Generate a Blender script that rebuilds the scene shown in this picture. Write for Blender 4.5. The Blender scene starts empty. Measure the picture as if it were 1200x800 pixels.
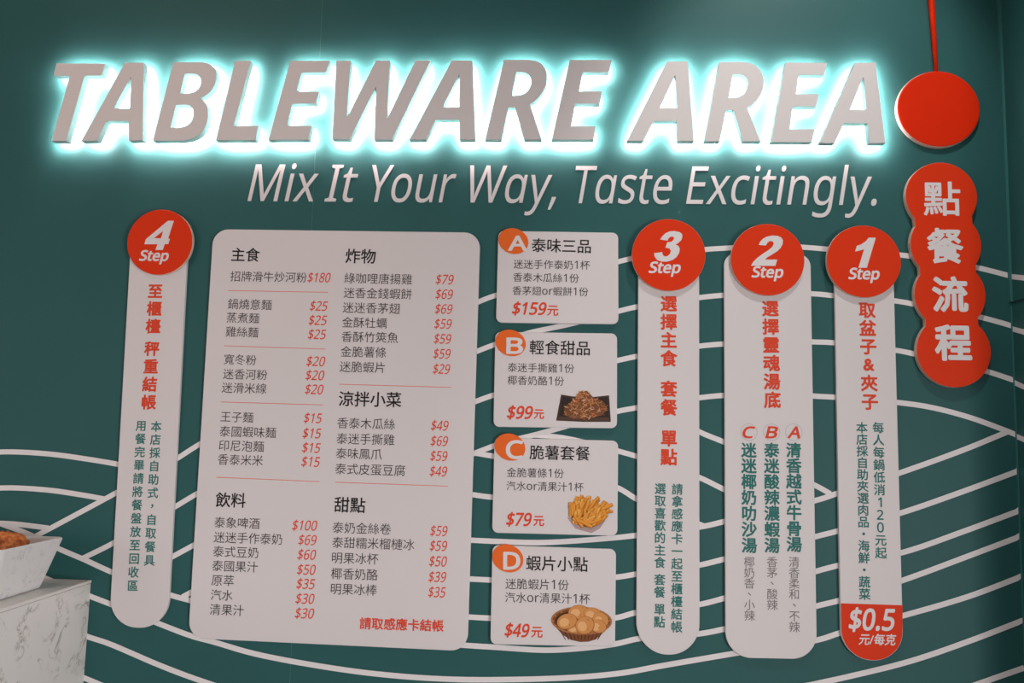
import bpy, bmesh, math, random, json
from mathutils import Vector, Matrix, noise

# ------------------------------------------------------------------ camera, world, lights, exposure
scn = bpy.context.scene
col = scn.collection
CAM = Vector((0.0, -2.0, 1.5))
F_PX = 1000.0
# rows: camera right, up, back, written in wall coordinates (x right, z up, -y out of the wall)
RW = ((0.99883572, 0.02264436, -0.04259612), (-0.01804283, 0.99425899, 0.10546812), (0.04473984, -0.10457677, 0.99350996))
AX = [Vector((r[0], -r[2], r[1])) for r in RW]
cd = bpy.data.cameras.new('camera'); cam = bpy.data.objects.new('camera', cd); col.objects.link(cam)
cd.sensor_width = 36; cd.lens = F_PX / 1200 * 36; cd.clip_start = .01
cam.matrix_world = Matrix(((AX[0].x, AX[1].x, AX[2].x, CAM.x), (AX[0].y, AX[1].y, AX[2].y, CAM.y),
                           (AX[0].z, AX[1].z, AX[2].z, CAM.z), (0, 0, 0, 1)))
scn.camera = cam
scn.view_settings.view_transform = 'Standard'; scn.view_settings.look = 'None'
scn.view_settings.gamma = 1; scn.view_settings.use_curve_mapping = False
scn.view_settings.exposure = 0.0
w = bpy.data.worlds.new('world'); scn.world = w; w.use_nodes = True
w.node_tree.nodes['Background'].inputs[0].default_value = (1.0, .90, .88, 1)
w.node_tree.nodes['Background'].inputs[1].default_value = 0.20

def area(name, loc, target, size, power, color, sy=None, spread=180):
    d = bpy.data.lights.new(name, 'AREA'); d.energy = power; d.color = color
    d.shape = 'RECTANGLE' if sy else 'SQUARE'; d.size = size; d.spread = math.radians(spread)
    if sy: d.size_y = sy
    o = bpy.data.objects.new(name, d); col.objects.link(o); o.location = loc
    o.rotation_euler = (Vector(target) - Vector(loc)).to_track_quat('-Z', 'Y').to_euler()
    return o
area('front_fill_light', (-0.6, -3.2, 1.0), (-0.5, 0, 0.8), 3.4, 6.5, (1.0, .87, .88), 1.2)  # low fill added in front of the wall, not a real fitting
area('right_fill_light', (1.9, -2.9, 1.0), (-1.1, -.2, 0.95), 1.0, 15, (1.0, .93, .92), 1.0, 85)  # fill added from the right to brighten the counter's side
area('left_fill_light', (-2.7, -2.4, 1.6), (0.6, 0, 1.2), 1.0, 8.5, (1.0, .92, .91), 1.0)  # added fill from the left, lifts the right-hand wall
area('warm_lamp_light', (-1.2, -1.0, 3.0), (-1.2, -.5, 1.2), 0.6, 3.2, (1.0, .52, .34))
def spot(name, loc, target, power, color, angle, blend, radius):
    d = bpy.data.lights.new(name, 'SPOT'); d.energy = power; d.color = color
    d.spot_size = math.radians(angle); d.spot_blend = blend; d.shadow_soft_size = radius
    o = bpy.data.objects.new(name, d); col.objects.link(o); o.location = loc
    o.rotation_euler = (Vector(target) - Vector(loc)).to_track_quat('-Z', 'Y').to_euler()
spot('ceiling_downlight', (0.70, -0.8, 3.2), (0.60, 0, 2.12), 36, (1.0, .95, .92), 54, .6, .03)
spot('counter_fill_spot', (-1.45, -0.62, 3.1), (-1.27, -0.27, 1.13), 13, (1.0, .92, .87), 20, .8, .04)  # spot added to brighten the counter top and bowl
LETTER_GLOW = 140.0

# ------------------------------------------------------------------ helpers
def ray(px, py):
    return AX[0] * ((px - 600) / F_PX) + AX[1] * (-(py - 400) / F_PX) - AX[2]
def P(px, py, d=0.0):                       # the point on the plane d metres in front of the back wall
    r = ray(px, py); t = (-d - CAM.y) / r.y
    return CAM + r * t
def hit_z(px, py, z):
    r = ray(px, py); return CAM + r * ((z - CAM.z) / r.z)
def hit_x(px, py, x):
    r = ray(px, py); return CAM + r * ((x - CAM.x) / r.x)

def mat(name, color, rough=.55, spec=.3, emit=None, strength=0, noise_amt=0.0, noise_scale=40):
    m = bpy.data.materials.new(name); m.use_nodes = True
    nt = m.node_tree; b = nt.nodes['Principled BSDF']
    b.inputs['Base Color'].default_value = (*color, 1); b.inputs['Roughness'].default_value = rough
    b.inputs['Specular IOR Level'].default_value = spec
    if emit:
        b.inputs['Emission Color'].default_value = (*emit, 1); b.inputs['Emission Strength'].default_value = strength
    if noise_amt:
        tc = nt.nodes.new('ShaderNodeTexCoord'); n = nt.nodes.new('ShaderNodeTexNoise')
        n.inputs['Scale'].default_value = noise_scale; n.inputs['Detail'].default_value = 4
        mp = nt.nodes.new('ShaderNodeMapRange'); mp.inputs[3].default_value = 1 - noise_amt; mp.inputs[4].default_value = 1 + noise_amt
        mx = nt.nodes.new('ShaderNodeVectorMath'); mx.operation = 'SCALE'; mx.inputs[0].default_value = color
        nt.links.new(tc.outputs['Object'], n.inputs['Vector']); nt.links.new(n.outputs[0], mp.inputs[0])
        nt.links.new(mp.outputs[0], mx.inputs['Scale']); nt.links.new(mx.outputs[0], b.inputs['Base Color'])
    return m
M = {
    'wall': mat('teal wall paint', (.028, .120, .118), .5, .20, noise_amt=.05, noise_scale=6),
    'wave': mat('white wave print', (.86, .84, .84), .6, .2),
    'seam': mat('panel joint', (.065, .20, .19), .6),
    'trim': mat('teal corner bead', (.045, .19, .18), .4, .4),
    'dark': mat('dark gap', (.01, .03, .03), .8),
    'board': mat('white board', (.775, .75, .75), .45, .25, noise_amt=.012, noise_scale=5),
    'face': mat('letter face paint', (.78, .76, .75), .5, .25),
    'return': mat('grey letter return', (.48, .48, .47), .5, .3),
    'glow': mat('letter light panel', (.8, .8, .8), .5, .2, (1.0, .72, .72), LETTER_GLOW),
    'slogan': mat('pale grey acrylic', (.78, .76, .76), .5, .25),
    'red': mat('red orange print', (.80, .045, .008), .5, .12),
    'redpaint': mat('red orange lacquer', (.78, .026, .002), .45, .12),
    'rim': mat('cream acrylic edge with painted glow', (.80, .58, .48), .5),  # acrylic edge; its pale tone also paints in the letters' glow on the rims
    'orange': mat('orange print', (.90, .165, .025), .5, .2),
    'ink': mat('black ink', (.018, .016, .017), .6, .2),
    'item': mat('dark grey ink', (.065, .055, .055), .6, .2),
    'redink': mat('red ink', (.80, .075, .03), .6, .2),
    'thinred': mat('light red ink', (.80, .17, .11), .6, .2),
    'teal': mat('teal ink', (.035, .20, .18), .6, .2),
    'grey': mat('grey ink', (.22, .20, .20), .6, .2),
    'faint': mat('faint grey ink', (.50, .47, .46), .6, .2),
    'white': mat('white ink', (.82, .80, .80), .55, .2),
    'floor': mat('grey floor tile', (.25, .24, .23), .5, .3, noise_amt=.1, noise_scale=8),
    'joint': mat('brown joint', (.10, .075, .06), .7),
}

def new_obj(name, me, material, parent=None):
    o = bpy.data.objects.new(name, me); col.objects.link(o)
    for mm in (material if isinstance(material, (list, tuple)) else [material]):
        if mm: me.materials.append(mm)
    if parent:
        o.parent = parent
        if parent.type == 'EMPTY' or parent.location.length:
            o.matrix_parent_inverse = Matrix.Translation(-base_loc(parent))
    return o
def base_loc(o):
    v = Vector(o.location)
    while o.parent: o = o.parent; v += Vector(o.location)
    return v
def thing(name, label, cat, loc, group=None):
    o = bpy.data.objects.new(name, None); o.empty_display_size = .02; col.objects.link(o); o.location = loc
    return tag(o, label, cat, group)
def tag(o, label, cat, group=None):
    o['label'] = label; o['category'] = cat
    if group: o['group'] = group
    return o
def structure(o): o['kind'] = 'structure'; return o
def bm_obj(name, bm, material, parent=None, smooth=False):
    me = bpy.data.meshes.new(name); bm.normal_update(); bm.to_mesh(me); bm.free()
    if smooth: me.polygons.foreach_set('use_smooth', [True] * len(me.polygons))
    return new_obj(name, me, material, parent)
def boxbm(bm, lo, hi):
    r = bmesh.ops.create_cube(bm, size=1)
    for v in r['verts']:
        v.co = Vector([(lo[i] + hi[i]) / 2 + v.co[i] * (hi[i] - lo[i]) for i in range(3)])

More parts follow.
